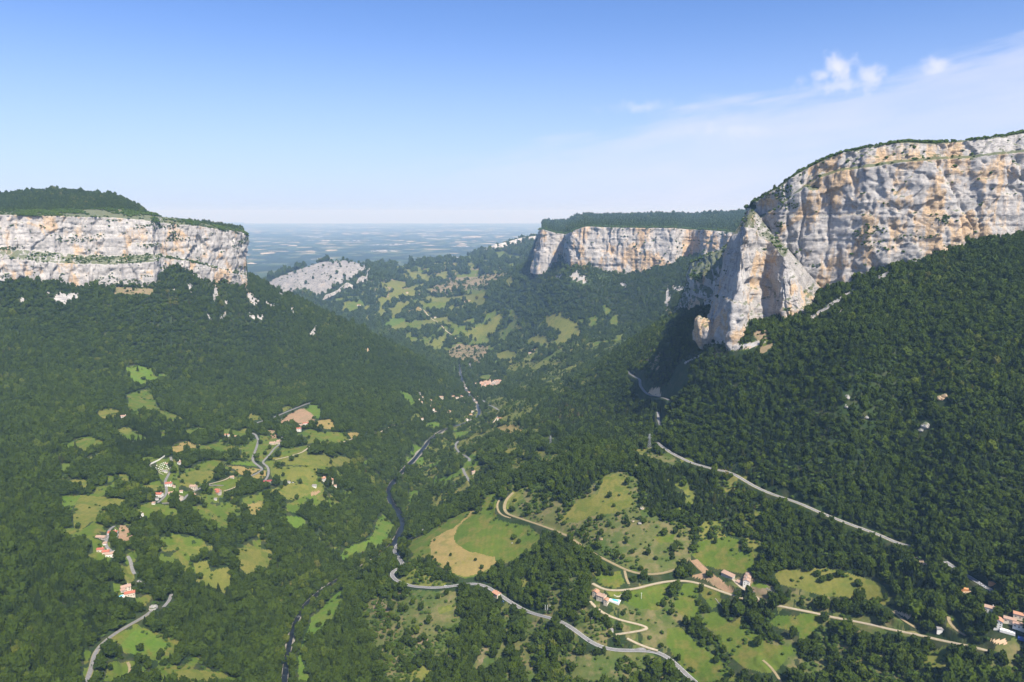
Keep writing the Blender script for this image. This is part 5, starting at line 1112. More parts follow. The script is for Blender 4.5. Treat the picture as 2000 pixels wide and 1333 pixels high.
def house(u, v, yaw, blocks, roof='p', wall='c', label='', group=None, name='house', cat='house', win=True, loc=None, parts=None):
    p = hit(u, v) if loc is None else np.array(loc)
    root = obj(name, None, label=label, cat=cat, group=group, loc=p, rz=R(yaw))
    for b in blocks:
        dx, dy, L, W, h = b[:5]; a = R(b[5]) if len(b) > 5 else 0.0; rf = b[6] if len(b) > 6 else roof; shed = len(b) > 7 and b[7]
        rh = W * (0.20 if not shed else 0.22)
        HSP.append((p[0] + rot(dx, dy, R(yaw))[0], p[1] + rot(dx, dy, R(yaw))[1], math.hypot(L, W) / 2 + 1.5))
        obj('wall', xf(gable(L, W, h, rh, WALLS[wall], shed=shed), dx, dy, 0, a), root)
        ro = obj('roof', xf(roof_mesh(L, W, h, rh, ROOFS[rf], shed), dx, dy, 0, a), root)
        if h > 4.4 and L > 7:
            obj('chimney', xf(box_mesh('chimney', L * 0.22, L * 0.22 + 0.9, W * 0.12, W * 0.12 + 0.8, h + rh * 0.4, h + rh + 1.3, WALLS[wall]), dx, dy, 0, a), ro)
        if win:
            nfl = max(1, int(h // 2.7)); nx = max(1, int(L // 3.4)); ny = max(1, int(W // 4.0))
            for s_ in (-1, 1):
                for fl in range(nfl):
                    for k in range(nx):
                        xx = (k + 0.5) / nx * L - L / 2; z0 = 0.9 + fl * 2.7
                        if fl == 0 and k == nx // 2 and s_ < 0:
                            obj('door', xf(box_mesh('door', xx - 0.55, xx + 0.55, s_ * W / 2 - 0.06, s_ * W / 2 + 0.06, 0.0, 2.15, SHUT), dx, dy, 0, a), root); continue
                        wn = obj('window', xf(box_mesh('window', xx - 0.5, xx + 0.5, s_ * W / 2 - 0.05, s_ * W / 2 + 0.05, z0, z0 + 1.3, GLASS), dx, dy, 0, a), root)
                        for q_ in (-1, 1):
                            obj('shutter', xf(box_mesh('shutter', xx + q_ * 0.78 - 0.24, xx + q_ * 0.78 + 0.24, s_ * (W / 2 + 0.04) - 0.035, s_ * (W / 2 + 0.04) + 0.035, z0, z0 + 1.3, SHUT), dx, dy, 0, a), wn)
                for fl in range(nfl):
                    for k in range(ny):
                        yy_ = (k + 0.5) / ny * W - W / 2; z0 = 0.9 + fl * 2.7
                        obj('window', xf(box_mesh('window', s_ * L / 2 - 0.05, s_ * L / 2 + 0.05, yy_ - 0.5, yy_ + 0.5, z0, z0 + 1.3, GLASS), dx, dy, 0, a), root)
    return root, p
def pad(u, v, yaw, L, W, m, name, cat, label, h=0.5, dz=0.0, kind=None):
    p = hit(u, v); HSP.append((p[0], p[1], math.hypot(L, W) / 2))
    return obj(name, box_mesh(name, -L / 2, L / 2, -W / 2, W / 2, -2.5, h, m), label=label, cat=cat, kind=kind, loc=p + np.array([0, 0, dz]), rz=R(yaw)), p

# near houses on the right bank
house(1176, 1170, -38, [(-13, 3, 8, 8, 7.0, 90, 'o'), (-1, 0, 13, 9, 6.0, 0, 'p'), (10, -4, 7, 6, 4.6, 90, 'o')], 'p', 'c', 'three-winged stone house with pink tiled roofs beside the swimming pool')
root, p = None, hit(1201, 1174)
t = obj('swimming_pool', None, label='bright turquoise swimming pool on a white terrace', cat='pool', loc=p + np.array([0, 0, 0.8]), rz=R(-30)); HSP.append((p[0], p[1], 12))
obj('terrace', box_mesh('terrace', -11, 8, -4.6, 4.6, -4, 0.25, WHITE), t); obj('water', box_mesh('water', -4.5, 6, -2.5, 2.5, 0.2, 0.30, POOL), t)
house(1459, 1140, 62, [(-3, 0, 9, 9.5, 7.5), (5, 0.4, 8, 9.5, 8.6), (12, 0.2, 6, 8.5, 9.8)], 'p', 'w', 'tall white farmhouse with stepped brown tiled roofs on the bare yard')
house(1422, 1126, -52, [(0, 0, 20, 7, 3.6, 0, 'p', True)], 'p', 'k', 'long low open barn with one sloping pink roof left of the farmhouse', name='barn', cat='barn', win=False)
house(1443, 1140, -52, [(0, 0, 8, 4.5, 2.6, 0, 'p', True)], 'p', 'k', 'small lean-to shed between the barn and the white farmhouse', name='shed', cat='shed', win=False)
house(970, 1164, -48, [(0, 0, 13, 9, 5.5, 0, 'o')], 'o', 'c', 'pink roofed roadside house at the bend of the valley road')
house(1195, 1237, 10, [(0, 0, 3, 3, 5.5, 0, 'g', True)], 'g', 'w', 'small white stone tower-like hut above the valley road bend', name='hut', cat='hut', win=False)
house(925, 925, 20, [(0, 0, 10, 8, 5)], 'p', 'c', 'small tan roofed house beside the road piece above the river')
# lower right houses
house(1933, 1193, -35, [(0, 0, 11, 7.5, 5.0, 0, 'p')], 'p', 'w', 'brown roofed white house in the trees left of the tall house', )
house(1949, 1224, 55, [(0, 0, 9, 8, 9.0, 0, 'o')], 'o', 'w', 'tall narrow white house with orange roof at the lower right')
house(1972, 1214, -35, [(0, 0, 12, 6.5, 4.0, 0, 'p')], 'p', 'c', 'low pink roofed house right of the tall orange roofed house')
house(1992, 1206, -35, [(0, 0, 13, 7, 4.5, 0, 'o')], 'o', 'c', 'orange roofed house at the right edge of the photo')
house(1990, 1224, -35, [(0, 0, 12, 8, 3.8, 0, 'p')], 'p', 'w', 'wide pink roofed building just above the blue cover')
pad(1968, 1232, -35, 15, 8, WALLS['w'], 'terrace', 'terrace', 'pale paved terrace below the tall orange roofed house', 0.8)
pad(1995, 1246, -35, 7, 6, TARPB, 'pool_cover', 'pool cover', 'dark blue covered pool at the right edge', 1.1)
pad(1938, 1142, -30, 8, 4, TARP, 'awning', 'awning', 'orange awning among the trees by the forest road', 3.0)
pad(1967, 1152, -20, 6, 3.5, TARP, 'awning', 'awning', 'smaller orange brown awning right of the first one', 3.0)
pad(1885, 1153, -35, 8, 4, TARP, 'awning', 'awning', 'pale orange flat roof left of the sandy yard', 2.6)
house(1838, 1232, -20, [(0, 0, 9, 3, 2.4, 0, 'g', True)], 'g', 'w', 'low white cabin in the trees above the gravel track', name='cabin', cat='cabin', win=False)
# left hamlet and terraces
LH = [
 (242, 817, 14, [(0, 0, 16, 8, 6.0), (12, 3, 9, 7, 4.6)], 'p', 'w', 'long white house with pink roof high in the left forest clearing'),
 (443, 852, -8, [(0, 0, 11, 8, 4.2)], 'o', 'w', 'white bungalow with orange roof in the upper garden clearing'),
 (460, 855, -8, [(0, 0, 11, 8, 4.0)], 'p', 'c', 'brown roofed bungalow right of the orange roofed one'),
 (533, 868, 0, [(0, 0, 15, 10, 4.5), (12, 9, 8, 12, 6.0)], 'p', 'c', 'large farm with faded pink roofs beside the terrace lane'),
 (584, 843, 8, [(0, 0, 12, 8, 9.0)], 'r', 'w', 'three-storey white house with red roof above the green meadow'),
 (587, 834, 8, [(0, 0, 13, 8, 6.0)], 'p', 'c', 'pink roofed house behind the three-storey white house'),
 (597, 830, 15, [(0, 0, 15, 7, 5.0)], 'r', 'w', 'bright red roofed building at the edge of the ploughed field'),
 (632, 938, 70, [(0, 0, 11, 8, 5.5)], 'o', 'w', 'white house with orange roof at the corner of the olive meadow'),
 (645, 941, 10, [(0, 0, 14, 11, 5.0)], 'o', 'c', 'wide salmon roofed house at the right end of the olive meadow'),
 (614, 951, 0, [(0, 0, 9, 6, 2.6, 0, 'g', True)], 'g', 'w', 'flat white shed left of the salmon roofed house'),
 (563, 943, -8, [(0, 0, 9, 3, 2.4, 0, 'g', True)], 'g', 'w', 'long narrow white cabin below the olive meadow'),
 (524, 943, 18, [(0, 0, 20, 9, 4.2)], 'd', 'k', 'long barn with dark red roof at the lane end'),
 (453, 934, 35, [(0, 0, 8, 5, 2.6, 0, 'p', True)], 'p', 'k', 'small pink roofed shed at the sandy yard'),
 (330, 949, 10, [(0, 0, 12, 9, 6.0)], 'r', 'w', 'red roofed white house beside the hamlet lane'),
 (339, 952, -30, [(0, 0, 6, 5, 3.4)], 'p', 'c', 'tiny house touching the red roofed house at the lane'),
 (311, 969, -6, [(0, 0, 13, 9, 5.0)], 'r', 'w', 'white villa with wide red roof at the left end of the hamlet'),
 (306.5, 976.5, 20, [(0, 0, 6, 4, 2.2, 0, 'g', True)], 'g', 'w', 'small white shed below the red roofed villa'),
 (336, 967, 30, [(0, 0, 13, 8, 5.5)], 'p', 'c', 'brown roofed house behind the biggest hamlet house'),
 (347, 977, -18, [(0, 0, 17, 11, 7.0)], 'p', 'c', 'biggest cream house of the hamlet in the bend of the lane'),
 (378, 955, -4, [(0, 0, 13, 9, 6.5)], 'p', 'c', 'square cream house with pale roof right of the hamlet centre'),
 (378, 971, 0, [(0, 0, 8, 7, 5.5)], 'o', 'c', 'small orange roofed house under the square cream house'),
 (426, 962, -30, [(0, 0, 12, 8, 5.5), (8, -5, 8, 7, 4.5)], 'r', 'k', 'red roofed stone house half hidden by trees'),
 (421, 977, 10, [(0, 0, 5, 4, 2.6, 0, 'g', True)], 'g', 'w', 'white garden hut below the half hidden house'),
 (323, 923, 5, [(0, 0, 9, 6, 3.6)], 'g', 'w', 'grey roofed chapel building at the lower end of the cemetery'),
 (326, 908, 5, [(0, 0, 7, 5, 3.0)], 'p', 'k', 'pink roofed shelter at the upper end of the cemetery'),
 (351, 907, 70, [(0, 0, 8, 6, 5.5)], 'p', 'w', 'pale church nave right of the cemetery'),
 (273, 1008, -20, [(0, 0, 11, 8, 5.0)], 'o', 'w', 'pink roofed white house alone under the olive meadow'),
 (221, 1044, 12, [(0, 0, 14, 9, 4.8)], 'r', 'w', 'red roofed white house beside the brown earth yard'),
 (198, 1052, -6, [(0, 0, 16, 8, 3.6)], 'p', 'k', 'long pink roofed barn left of the earth yard'),
 (197, 1077, 10, [(0, 0, 10, 7, 4.5)], 'r', 'c', 'small red roofed house at the left of the lane group'),
 (207.5, 1082, 20, [(0, 0, 10, 8, 5.0)], 'r', 'c', 'orange red roofed house in the middle of the lane group'),
 (218, 1086, 20, [(0, 0, 16, 9, 5.0)], 'p', 'w', 'long pale roofed white house at the right of the lane group'),
 (246, 1152, 35, [(0, 0, 13, 9, 6.0)], 'p', 'c', 'brown roofed farmhouse above the small blue pool'),
 (254, 1163, 25, [(0, 0, 14, 8, 5.0)], 'r', 'c', 'bright red roofed wing below the brown roofed farmhouse'),
 (240, 1156, 35, [(0, 0, 6, 5, 3.5)], 'p', 'k', 'little stone outbuilding left of the brown roofed farmhouse'),
]
for (u, v, yw, bl, rf, wl, lb) in LH:
    nm = 'barn' if 'barn' in lb else 'shed' if ('shed' in lb or 'hut' in lb or 'cabin' in lb) else 'chapel' if ('chapel' in lb or 'church' in lb) else 'house'
    house(u, v, yw, bl, rf, wl, lb, name=nm, cat=nm, win=(nm != 'shed'))
# bell tower of the church
p = hit(351.5, 905)
t = obj('bell_tower', None, label='slim white bell tower of the pale church', cat='tower', loc=p)
obj('shaft', box_mesh('shaft', -1.6, 1.6, -1.6, 1.6, -3, 13, WALLS['w']), t)
obj('spire', mesh_from('spire', [(-1.9, -1.9, 13), (1.9, -1.9, 13), (1.9, 1.9, 13), (-1.9, 1.9, 13), (0, 0, 17)], [(0, 1, 4), (1, 2, 4), (2, 3, 4), (3, 0, 4), (3, 2, 1, 0)], ROOFS['g'], smooth=False), t)
for a in (0, 1): obj('bell_opening', box_mesh('bell_opening', -0.6, 0.6, -1.65, 1.65, 10, 12, GLASS) if a == 0 else box_mesh('bell_opening', -1.65, 1.65, -0.6, 0.6, 10, 12, GLASS), t)
p = hit(236.6, 1165)
t = obj('swimming_pool', None, label='small blue pool left of the red roofed farm wing', cat='pool', loc=p + np.array([0, 0, 0.5]), rz=R(20)); HSP.append((p[0], p[1], 6))
obj('terrace', box_mesh('terrace', -5, 5, -3.2, 3.2, -3, 0.25, WALLS['w']), t); obj('water', box_mesh('water', -3.2, 3.2, -1.8, 1.8, 0.2, 0.32, POOL), t)
# cemetery
def wall_run(pts, label, h=2.0, m=WALLS['k'], th=0.5):
    w3 = densify(np.array([hit(*q) for q in pts]), 4); V, Fc = [], []
    d = np.gradient(w3[:, :2], axis=0); d /= np.linalg.norm(d, axis=1)[:, None] + 1e-9
    for k in range(len(w3)):
        nx, ny = -d[k, 1] * th / 2, d[k, 0] * th / 2; x_, y_, z_ = w3[k]
        V += [(x_ - nx, y_ - ny, z_ - 1), (x_ + nx, y_ + ny, z_ - 1), (x_ + nx, y_ + ny, z_ + h), (x_ - nx, y_ - ny, z_ + h)]
        HSP.append((x_, y_, 3.0))
    for k in range(len(w3) - 1):
        a = 4 * k
        for e in ((0, 1), (1, 2), (2, 3), (3, 0)): Fc.append((a + e[0], a + e[1], a + 4 + e[1], a + 4 + e[0]))
    Fc += [(0, 3, 2, 1), (len(V) - 4, len(V) - 3, len(V) - 2, len(V) - 1)]
    return obj('stone_wall', mesh_from('stone_wall', V, Fc, m, smooth=False), label=label, cat='wall')
wall_run([(292, 909), (300, 905), (312, 899), (322, 892)], 'long pale upper wall of the hillside cemetery', 3.0, WALLS['w'])
wall_run([(292, 910), (303, 917), (312, 925), (319, 928)], 'lower wall of the hillside cemetery', 1.6)
wall_run([(1397, 1170), (1403, 1178), (1410, 1185)], 'low stone wall below the barn yard', 1.2)
wall_run([(1199, 1163), (1204, 1166), (1210, 1166), (1213, 1162)], 'curved pale garden wall behind the pool', 1.3, WALLS['c'])
gm = box_mesh('gravestone', -0.55, 0.55, -1.0, 1.0, -0.6, 0.9, WHITE)
rs_ = np.random.default_rng(3)
for r_i in range(5):
    for c_i in range(7):
        u = 303 + c_i * 3.3 + r_i * 1.6; v = 911 + r_i * 3.1 - c_i * 1.2
        if rs_.random() < 0.2: continue
        pz = hit(u, v); HSP.append((pz[0], pz[1], 2.5))
        o = obj('gravestone', gm, label='pale gravestone in the rows of the hillside cemetery', cat='grave', group='gravestones in the hillside cemetery', loc=pz, rz=R(10 + rs_.uniform(-5, 5)))
        k_ = rs_.uniform(0.8, 1.5); o.scale = (k_, k_, k_)
# village and other distant houses, in five shared shapes
FV = []
for k in range(6):
    L, W, h = [(11, 8, 7), (14, 8, 6), (9, 8, 8), (16, 9, 7), (10, 7, 5), (18, 8, 6)][k]
    FV.append((gable(L, W, h, W * .2, WALLS[['w', 'c', 'w', 'c', 'k', 'w'][k]], 8), roof_mesh(L, W, h, W * .2, ROOFS[['p', 'o', 'p', 'p', 'g', 'o'][k]]), box_mesh('window', -L * .3, -L * .3 + 1.3, -W / 2 - .06, -W / 2 + .06, 2, 3.6, GLASS), box_mesh('window', L * .2, L * .2 + 1.3, -W / 2 - .06, -W / 2 + .06, 2, 3.6, GLASS),
               box_mesh('chimney', L * .2, L * .2 + 1, .5, 1.5, h + W * .1, h + W * .2 + 1.2, WALLS['c'])))
def far_house(u, v, k, yaw, label, group=None, sc=1.0):
    p = hit(u, v); o = obj('house', None, label=label, cat='house', group=group, loc=p, rz=R(yaw), scale=(sc, sc, sc))
    a, b, c, d, e = FV[k]
    obj('wall', a, o); r_ = obj('roof', b, o); obj('chimney', e, r_); obj('window', c, o); obj('window', d, o)
    HSP.append((p[0], p[1], 14 * sc)); return p
vc = [(928, 752), (942, 748), (960, 746), (976, 745), (982, 751), (972, 757), (958, 759), (944, 763), (933, 760)]
n_ = 0; tries = 0; placed = []
vp = np.array(vc, float)
while n_ < 90 and tries < 6000:
    tries += 1
    u, v = rs_.uniform(926, 984), rs_.uniform(744, 765)
    if not in_poly(np.array([u]), np.array([v]), vp)[0]: continue
    p = hit(u, v)
    if any((p[0] - a) ** 2 + (p[1] - b) ** 2 < 11.0 ** 2 for a, b in placed): continue
    placed.append((p[0], p[1])); n_ += 1
    far_house(u, v, int(rs_.integers(0, 6)), rs_.choice([5, 95, 20, -15]) + rs_.uniform(-8, 8), 'tightly packed red roofed house of the distant valley village', 'houses packed together in the distant village', 1.1)
print('village', n_)
p = hit(957, 748)
t = obj('bell_tower', None, label='pale church tower rising from the distant village', cat='tower', loc=p)
obj('shaft', box_mesh('shaft', -2.2, 2.2, -2.2, 2.2, -5, 18, WALLS['c']), t); obj('roof', mesh_from('roof', [(-2.5, -2.5, 18), (2.5, -2.5, 18), (2.5, 2.5, 18), (-2.5, 2.5, 18), (0, 0, 22)], [(0, 1, 4), (1, 2, 4), (2, 3, 4), (3, 0, 4), (3, 2, 1, 0)], ROOFS['r'], smooth=False), t)
for (u, v, k, yw, lb, sc) in [(929, 736, 3, 15, 'long red roofed building just above the distant village', 1.1), (824, 779, 0, 10, 'red roofed house at the forest foot left of the distant village', 1), (832, 792, 2, 30, 'white house below the red roofed one at the forest foot', 1), (819, 770, 4, 0, 'small house highest at the forest foot left of the village', 1),
    (862, 778, 3, -10, 'long red roofed house by the lone pale lane left of the village', 1), (930, 789, 0, 0, 'orange roofed house below the distant village', 1), (976, 820, 5, -10, 'flat white building beside the pale track in the woods', 0.9), (1035, 692, 3, 20, 'farmhouse in the conifers above the village', 1.1), (1042, 686, 1, 20, 'upper building of the farm in the conifers', 1.1),
    (910, 591, 3, 10, 'largest house of the far hill hamlet', 1.4), (916, 589, 1, -20, 'right house of the far hill hamlet', 1.3), (907, 587, 0, 40, 'left house of the far hill hamlet', 1.3), (830, 613, 3, 0, 'pale farm on the far hillside among tan fields', 1.3), (701, 598, 5, 0, 'white farm in the far round green field', 1.4), (850, 622, 0, 0, 'small white farm below the tan far fields', 1.3),
    (762, 641, 0, 10, 'far farm close behind the left forest ridge', 1.3), (795, 573, 1, 20, 'farm on the far olive field', 1.3), (820, 577, 0, -20, 'second farm right on the far olive field', 1.2)]:
    far_house(u, v, k, yw, lb, sc=sc)
for (u, v) in [(818, 783), (822, 788), (838, 795), (833, 788), (845, 802), (850, 807), (857, 808), (868, 806), (878, 805), (825, 821), (885, 776), (893, 779), (902, 776), (907, 772), (915, 779), (908, 789), (918, 797), (923, 806), (920, 812), (905, 768), (916, 768), (931, 777), (934, 770), (898, 762), (889, 755), (914, 785), (926, 783), (910, 760), (905, 757), (840, 784), (876, 809), (921, 827), (912, 822)]:
    far_house(u, v, int(rs_.integers(0, 6)), rs_.uniform(0, 180), 'small scattered house among trees on the valley floor before the village', 'scattered houses before the village', 0.85)

# road bridge near the village
pa, pb_ = hit(890, 780), hit(904, 779)
L_ = float(np.linalg.norm(pb_ - pa)); mid = (pa + pb_) / 2; ang = math.atan2(pb_[1] - pa[1], pb_[0] - pa[0])
t = obj('bridge', None, label='small pale road bridge across the river before the village', cat='bridge', loc=mid, rz=ang)
obj('deck', box_mesh('deck', -L_ / 2 - 4, L_ / 2 + 4, -3.5, 3.5, 4, 5.2, WALLS['k']), t)
for s_ in (-1, 1):
    obj('parapet', box_mesh('parapet', -L_ / 2 - 4, L_ / 2 + 4, s_ * 3.3 - 0.25, s_ * 3.3 + 0.25, 5.2, 6.2, WALLS['k']), t); obj('pier', box_mesh('pier', s_ * L_ * 0.22 - 1, s_ * L_ * 0.22 + 1, -3, 3, -8, 4, WALLS['k']), t)

# pylons, poles
def beam(V, Fc, p0, p1, r):
    p0, p1 = np.array(p0, float), np.array(p1, float); d = p1 - p0; d /= np.linalg.norm(d); a = np.cross(d, [0.2, 0.3, 0.9]); a /= np.linalg.norm(a); b = np.cross(d, a); k = len(V)
    for p_ in (p0, p1):
        for s1, s2 in ((1, 1), (-1, 1), (-1, -1), (1, -1)): V.append(p_ + a * r * s1 + b * r * s2)
    for i in range(4): Fc.append((k + i, k + (i + 1) % 4, k + 4 + (i + 1) % 4, k + 4 + i))
    Fc += [(k + 3, k + 2, k + 1, k), (k + 4, k + 5, k + 6, k + 7)]
def pylon(u, v, label, h=30):
    p = hit(u, v); HSP.append((p[0], p[1], 5)); o = obj('electricity_pylon', None, label=label, cat='pylon', group=None, loc=p, rz=R(20))
    for sx in (-1, 1):
        for sy in (-1, 1):
            V, Fc = [], []; beam(V, Fc, (3 * sx, 3 * sy, -1), (0.5 * sx, 0.5 * sy, h), 0.14); obj('leg', mesh_from('leg', V, Fc, STEEL, smooth=False), o)
    V, Fc = [], []
    for k in range(8):
        z0, z1 = h * k / 8, h * (k + 1) / 8; w0, w1 = 3 - 2.5 * k / 8, 3 - 2.5 * (k + 1) / 8
        for (a, b) in (((-1, -1), (1, -1)), ((1, -1), (1, 1)), ((1, 1), (-1, 1)), ((-1, 1), (-1, -1))):
            beam(V, Fc, (a[0] * w0, a[1] * w0, z0), (b[0] * w1, b[1] * w1, z1), 0.07); beam(V, Fc, (b[0] * w0, b[1] * w0, z0), (a[0] * w1, a[1] * w1, z1), 0.07)
    obj('bracing', mesh_from('bracing', V, Fc, STEEL, smooth=False), o)
    for z0, l in ((h * 0.74, 5), (h * 0.86, 4.2), (h * 0.97, 3.2)):
        V, Fc = [], []; beam(V, Fc, (-l, 0, z0), (l, 0, z0), 0.12); beam(V, Fc, (-l, 0, z0), (0, 0, z0 + 1.6), 0.08); beam(V, Fc, (l, 0, z0), (0, 0, z0 + 1.6), 0.08)
        obj('crossarm', mesh_from('crossarm', V, Fc, STEEL, smooth=False), o)
pylon(1075, 874, 'grey lattice pylon at the dark conifer edge left of the track')
pylon(1268, 876, 'grey lattice pylon beside the forest edge road')
def pole(u, v, label, h=9, m=STEEL, arm=True):
    p = hit(u, v); o = obj('utility_pole', None, label=label, cat='pole', loc=p)
    V, Fc = [], []; beam(V, Fc, (0, 0, -1), (0, 0, h), 0.2); obj('post', mesh_from('post', V, Fc, m, smooth=False), o)
    if arm: V, Fc = [], []; beam(V, Fc, (-1.2, 0, h - 0.6), (1.2, 0, h - 0.6), 0.1); obj('crossarm', mesh_from('crossarm', V, Fc, m, smooth=False), o)
for u, lb in ((1065, 'left of three white posts above the valley road'), (1069.5, 'middle of three white posts above the valley road'), (1074, 'right of three white posts above the valley road')): pole(u, 1192, lb, 9, WHITE, False)
pole(1252.5, 1170, 'slim pole on the lawn right of the pool house', 10, WHITE)
pole(1155.5, 1217, 'thin pole in the scrub above the valley road', 9, STEEL)
pole(1024, 1178, 'short pale pole at the valley road edge', 7, WHITE, False)

# cars
def car_mesh_parts(paint_m):
    V = [(-2.1, -.85, .3), (2.1, -.85, .3), (2.1, .85, .3), (-2.1, .85, .3), (-2.1, -.85, .85), (2.1, -.85, .75), (2.1, .85, .75), (-2.1, .85, .85)]
    body = mesh_from('body', V, [(0, 3, 2, 1), (4, 5, 6, 7), (0, 1, 5, 4), (1, 2, 6, 5), (2, 3, 7, 6), (3, 0, 4, 7)], paint_m, smooth=False)
    V = [(-1.7, -.78, .84), (1.15, -.78, .8), (1.15, .78, .8), (-1.7, .78, .84), (-1.3, -.65, 1.42), (.35, -.65, 1.42), (.35, .65, 1.42), (-1.3, .65, 1.42)]
    cab = mesh_from('cabin', V, [(4, 5, 6, 7), (0, 1, 5, 4), (1, 2, 6, 5), (2, 3, 7, 6), (3, 0, 4, 7)], GLASS, smooth=False)
    top = box_mesh('roof', -1.3, .35, -.66, .66, 1.42, 1.48, paint_m)
    V, Fc = [], []
    for i in range(10): a = 2 * math.pi * i / 10; V += [(.33 * math.cos(a), -.1, .33 + .33 * math.sin(a)), (.33 * math.cos(a), .1, .33 + .33 * math.sin(a))]
    for i in range(10): k = (i + 1) % 10; Fc.append((2 * i, 2 * k, 2 * k + 1, 2 * i + 1))
    Fc += [tuple(range(0, 20, 2))[::-1], tuple(range(1, 20, 2))]
    return body, cab, top, mesh_from('wheel', V, Fc, RUBBER, smooth=False)
CP = {k: car_mesh_parts(m) for k, m in (('w', CARW), ('b', CARB), ('g', CARG))}
def car(u, v, yaw, k, label):
    p = hit(u, v); HSP.append((p[0], p[1], 5)); o = obj('parked_car', None, label=label, cat='car', loc=p + np.array([0, 0, 0.62]), rz=R(yaw))
    b, c, t_, w_ = CP[k]; bo = obj('body', b, o); obj('cabin', c, o); obj('roof', t_, o)
    for x_ in (-1.3, 1.3):
        for y_ in (-.85, .85): obj('wheel', w_, o, loc=(x_, y_, 0))
for (u, v, yw, lb) in [(354, 962, 20, 'small garden shed behind the square cream house'), (300, 985, 10, 'little white shed left of the biggest hamlet house'), (205, 1064, 12, 'small shed between the two groups of red roofed houses'), (655, 951, 15, 'small white shed right of the salmon roofed house'), (700, 800, 0, 'tiny hut in the forest above the terrace')]:
    house(u, v, yw, [(0, 0, 5.5, 4, 2.6, 0, 'p', True)], 'p', 'w', lb, name='shed', cat='shed', win=False)
wall_run([(345, 977), (352, 981), (357, 977), (359, 971)], 'curved stone wall along the lane bend in the hamlet', 1.4)
wall_run([(1496, 1150), (1508, 1156), (1518, 1163)], 'low wall at the edge of the farmhouse lawn', 1.0)
car(982, 1176, -50, 'b', 'blue car parked below the roadside house')
car(1914, 1141, -40, 'w', 'white car parked at the end of the pale road, lower right')
car(1922, 1147, -40, 'w', 'second white car nearer the trees by the pale road')
car(1290, 773, 10, 'w', 'white car at the right edge of the sandy lay-by')
car(1281, 772, 10, 'g', 'grey car on the sandy lay-by')
car(572, 944, -8, 'w', 'white car beside the narrow white cabin')
car(1471, 1158, -45, 'g', 'grey car on the drive of the white farmhouse')
car(870, 1146, 5, 'w', 'white car driving on the valley road under the big hill meadow')
car(1150, 1254, -50, 'g', 'grey car driving on the valley road below the scrub')

# boulders
for (u, v, r_, lb) in [(1254, 994, 4.2, 'largest grey boulder in the scrub meadow'), (1249, 1023, 3.6, 'grey boulder below the largest one in the scrub'), (1174, 1054, 3.2, 'lone pale boulder low on the scrub hill'), (1236, 1019, 2.4, 'small boulder left of the middle grey one'), (1290, 1014, 2.4, 'small boulder near the conifers of the scrub hill'),
                       (1807, 834, 6.5, 'white rock outcrop alone in the dark right forest'), (1799, 842, 4.0, 'smaller rock beside the white outcrop'), (1655, 777, 4.5, 'pale rock high in the right forest'), (1653, 796, 3.0, 'pale rock below the higher one in the right forest'), (1693, 817, 3.5, 'pale rock at the right in the forest'),
                       (1163, 950, 2.5, 'small white stone at the edge of the bare meadow'), (299, 1190, 6, 'grey rock block at the lane cutting'), (303, 1187, 4, 'smaller rock at the lane cutting'), (877, 1001, 4.0, 'white rock by the hill meadow top'), (1000, 1061, 1.6, 'small stone in the big hill meadow'), (1835, 780, 5.5, 'pale crag high in the right forest'), (1845, 775, 4.5, 'second pale crag high in the right forest')]:
    p = hit(u, v); obj('boulder', boulder_mesh('boulder', r_, 3, r_ * 3.3 + u, (1, 1, .8), ROCKG, 0.3), loc=p + np.array([0, 0, r_ * 0.3]), label=lb, cat='boulder'); HSP.append((p[0], p[1], r_ * 1.6))
print('houses', round(time.time() - T0, 1))

# ------------------------------------------------------------------ trees, now that everything they must keep clear of stands
hs = np.array(HSP)
clear = np.zeros(len(x), bool)
L_all = np.hypot(x, y)
for (hx, hy, hr) in hs:
    m = (np.abs(x - hx) < hr + 22) & (np.abs(y - hy) < hr + 22); k = np.nonzero(m)[0]
    if not len(k): continue
    for d in (0, 5, 10, 15):
        kk = k[np.hypot(x[k] + x[k] / L_all[k] * d - hx, y[k] + y[k] / L_all[k] * d - hy) < hr * (1.0 if d == 0 else 0.8)]; clear[kk] = True
broad &= ~clear; pine &= ~clear; bush &= ~clear
P4 = np.column_stack([x, y, z, size])
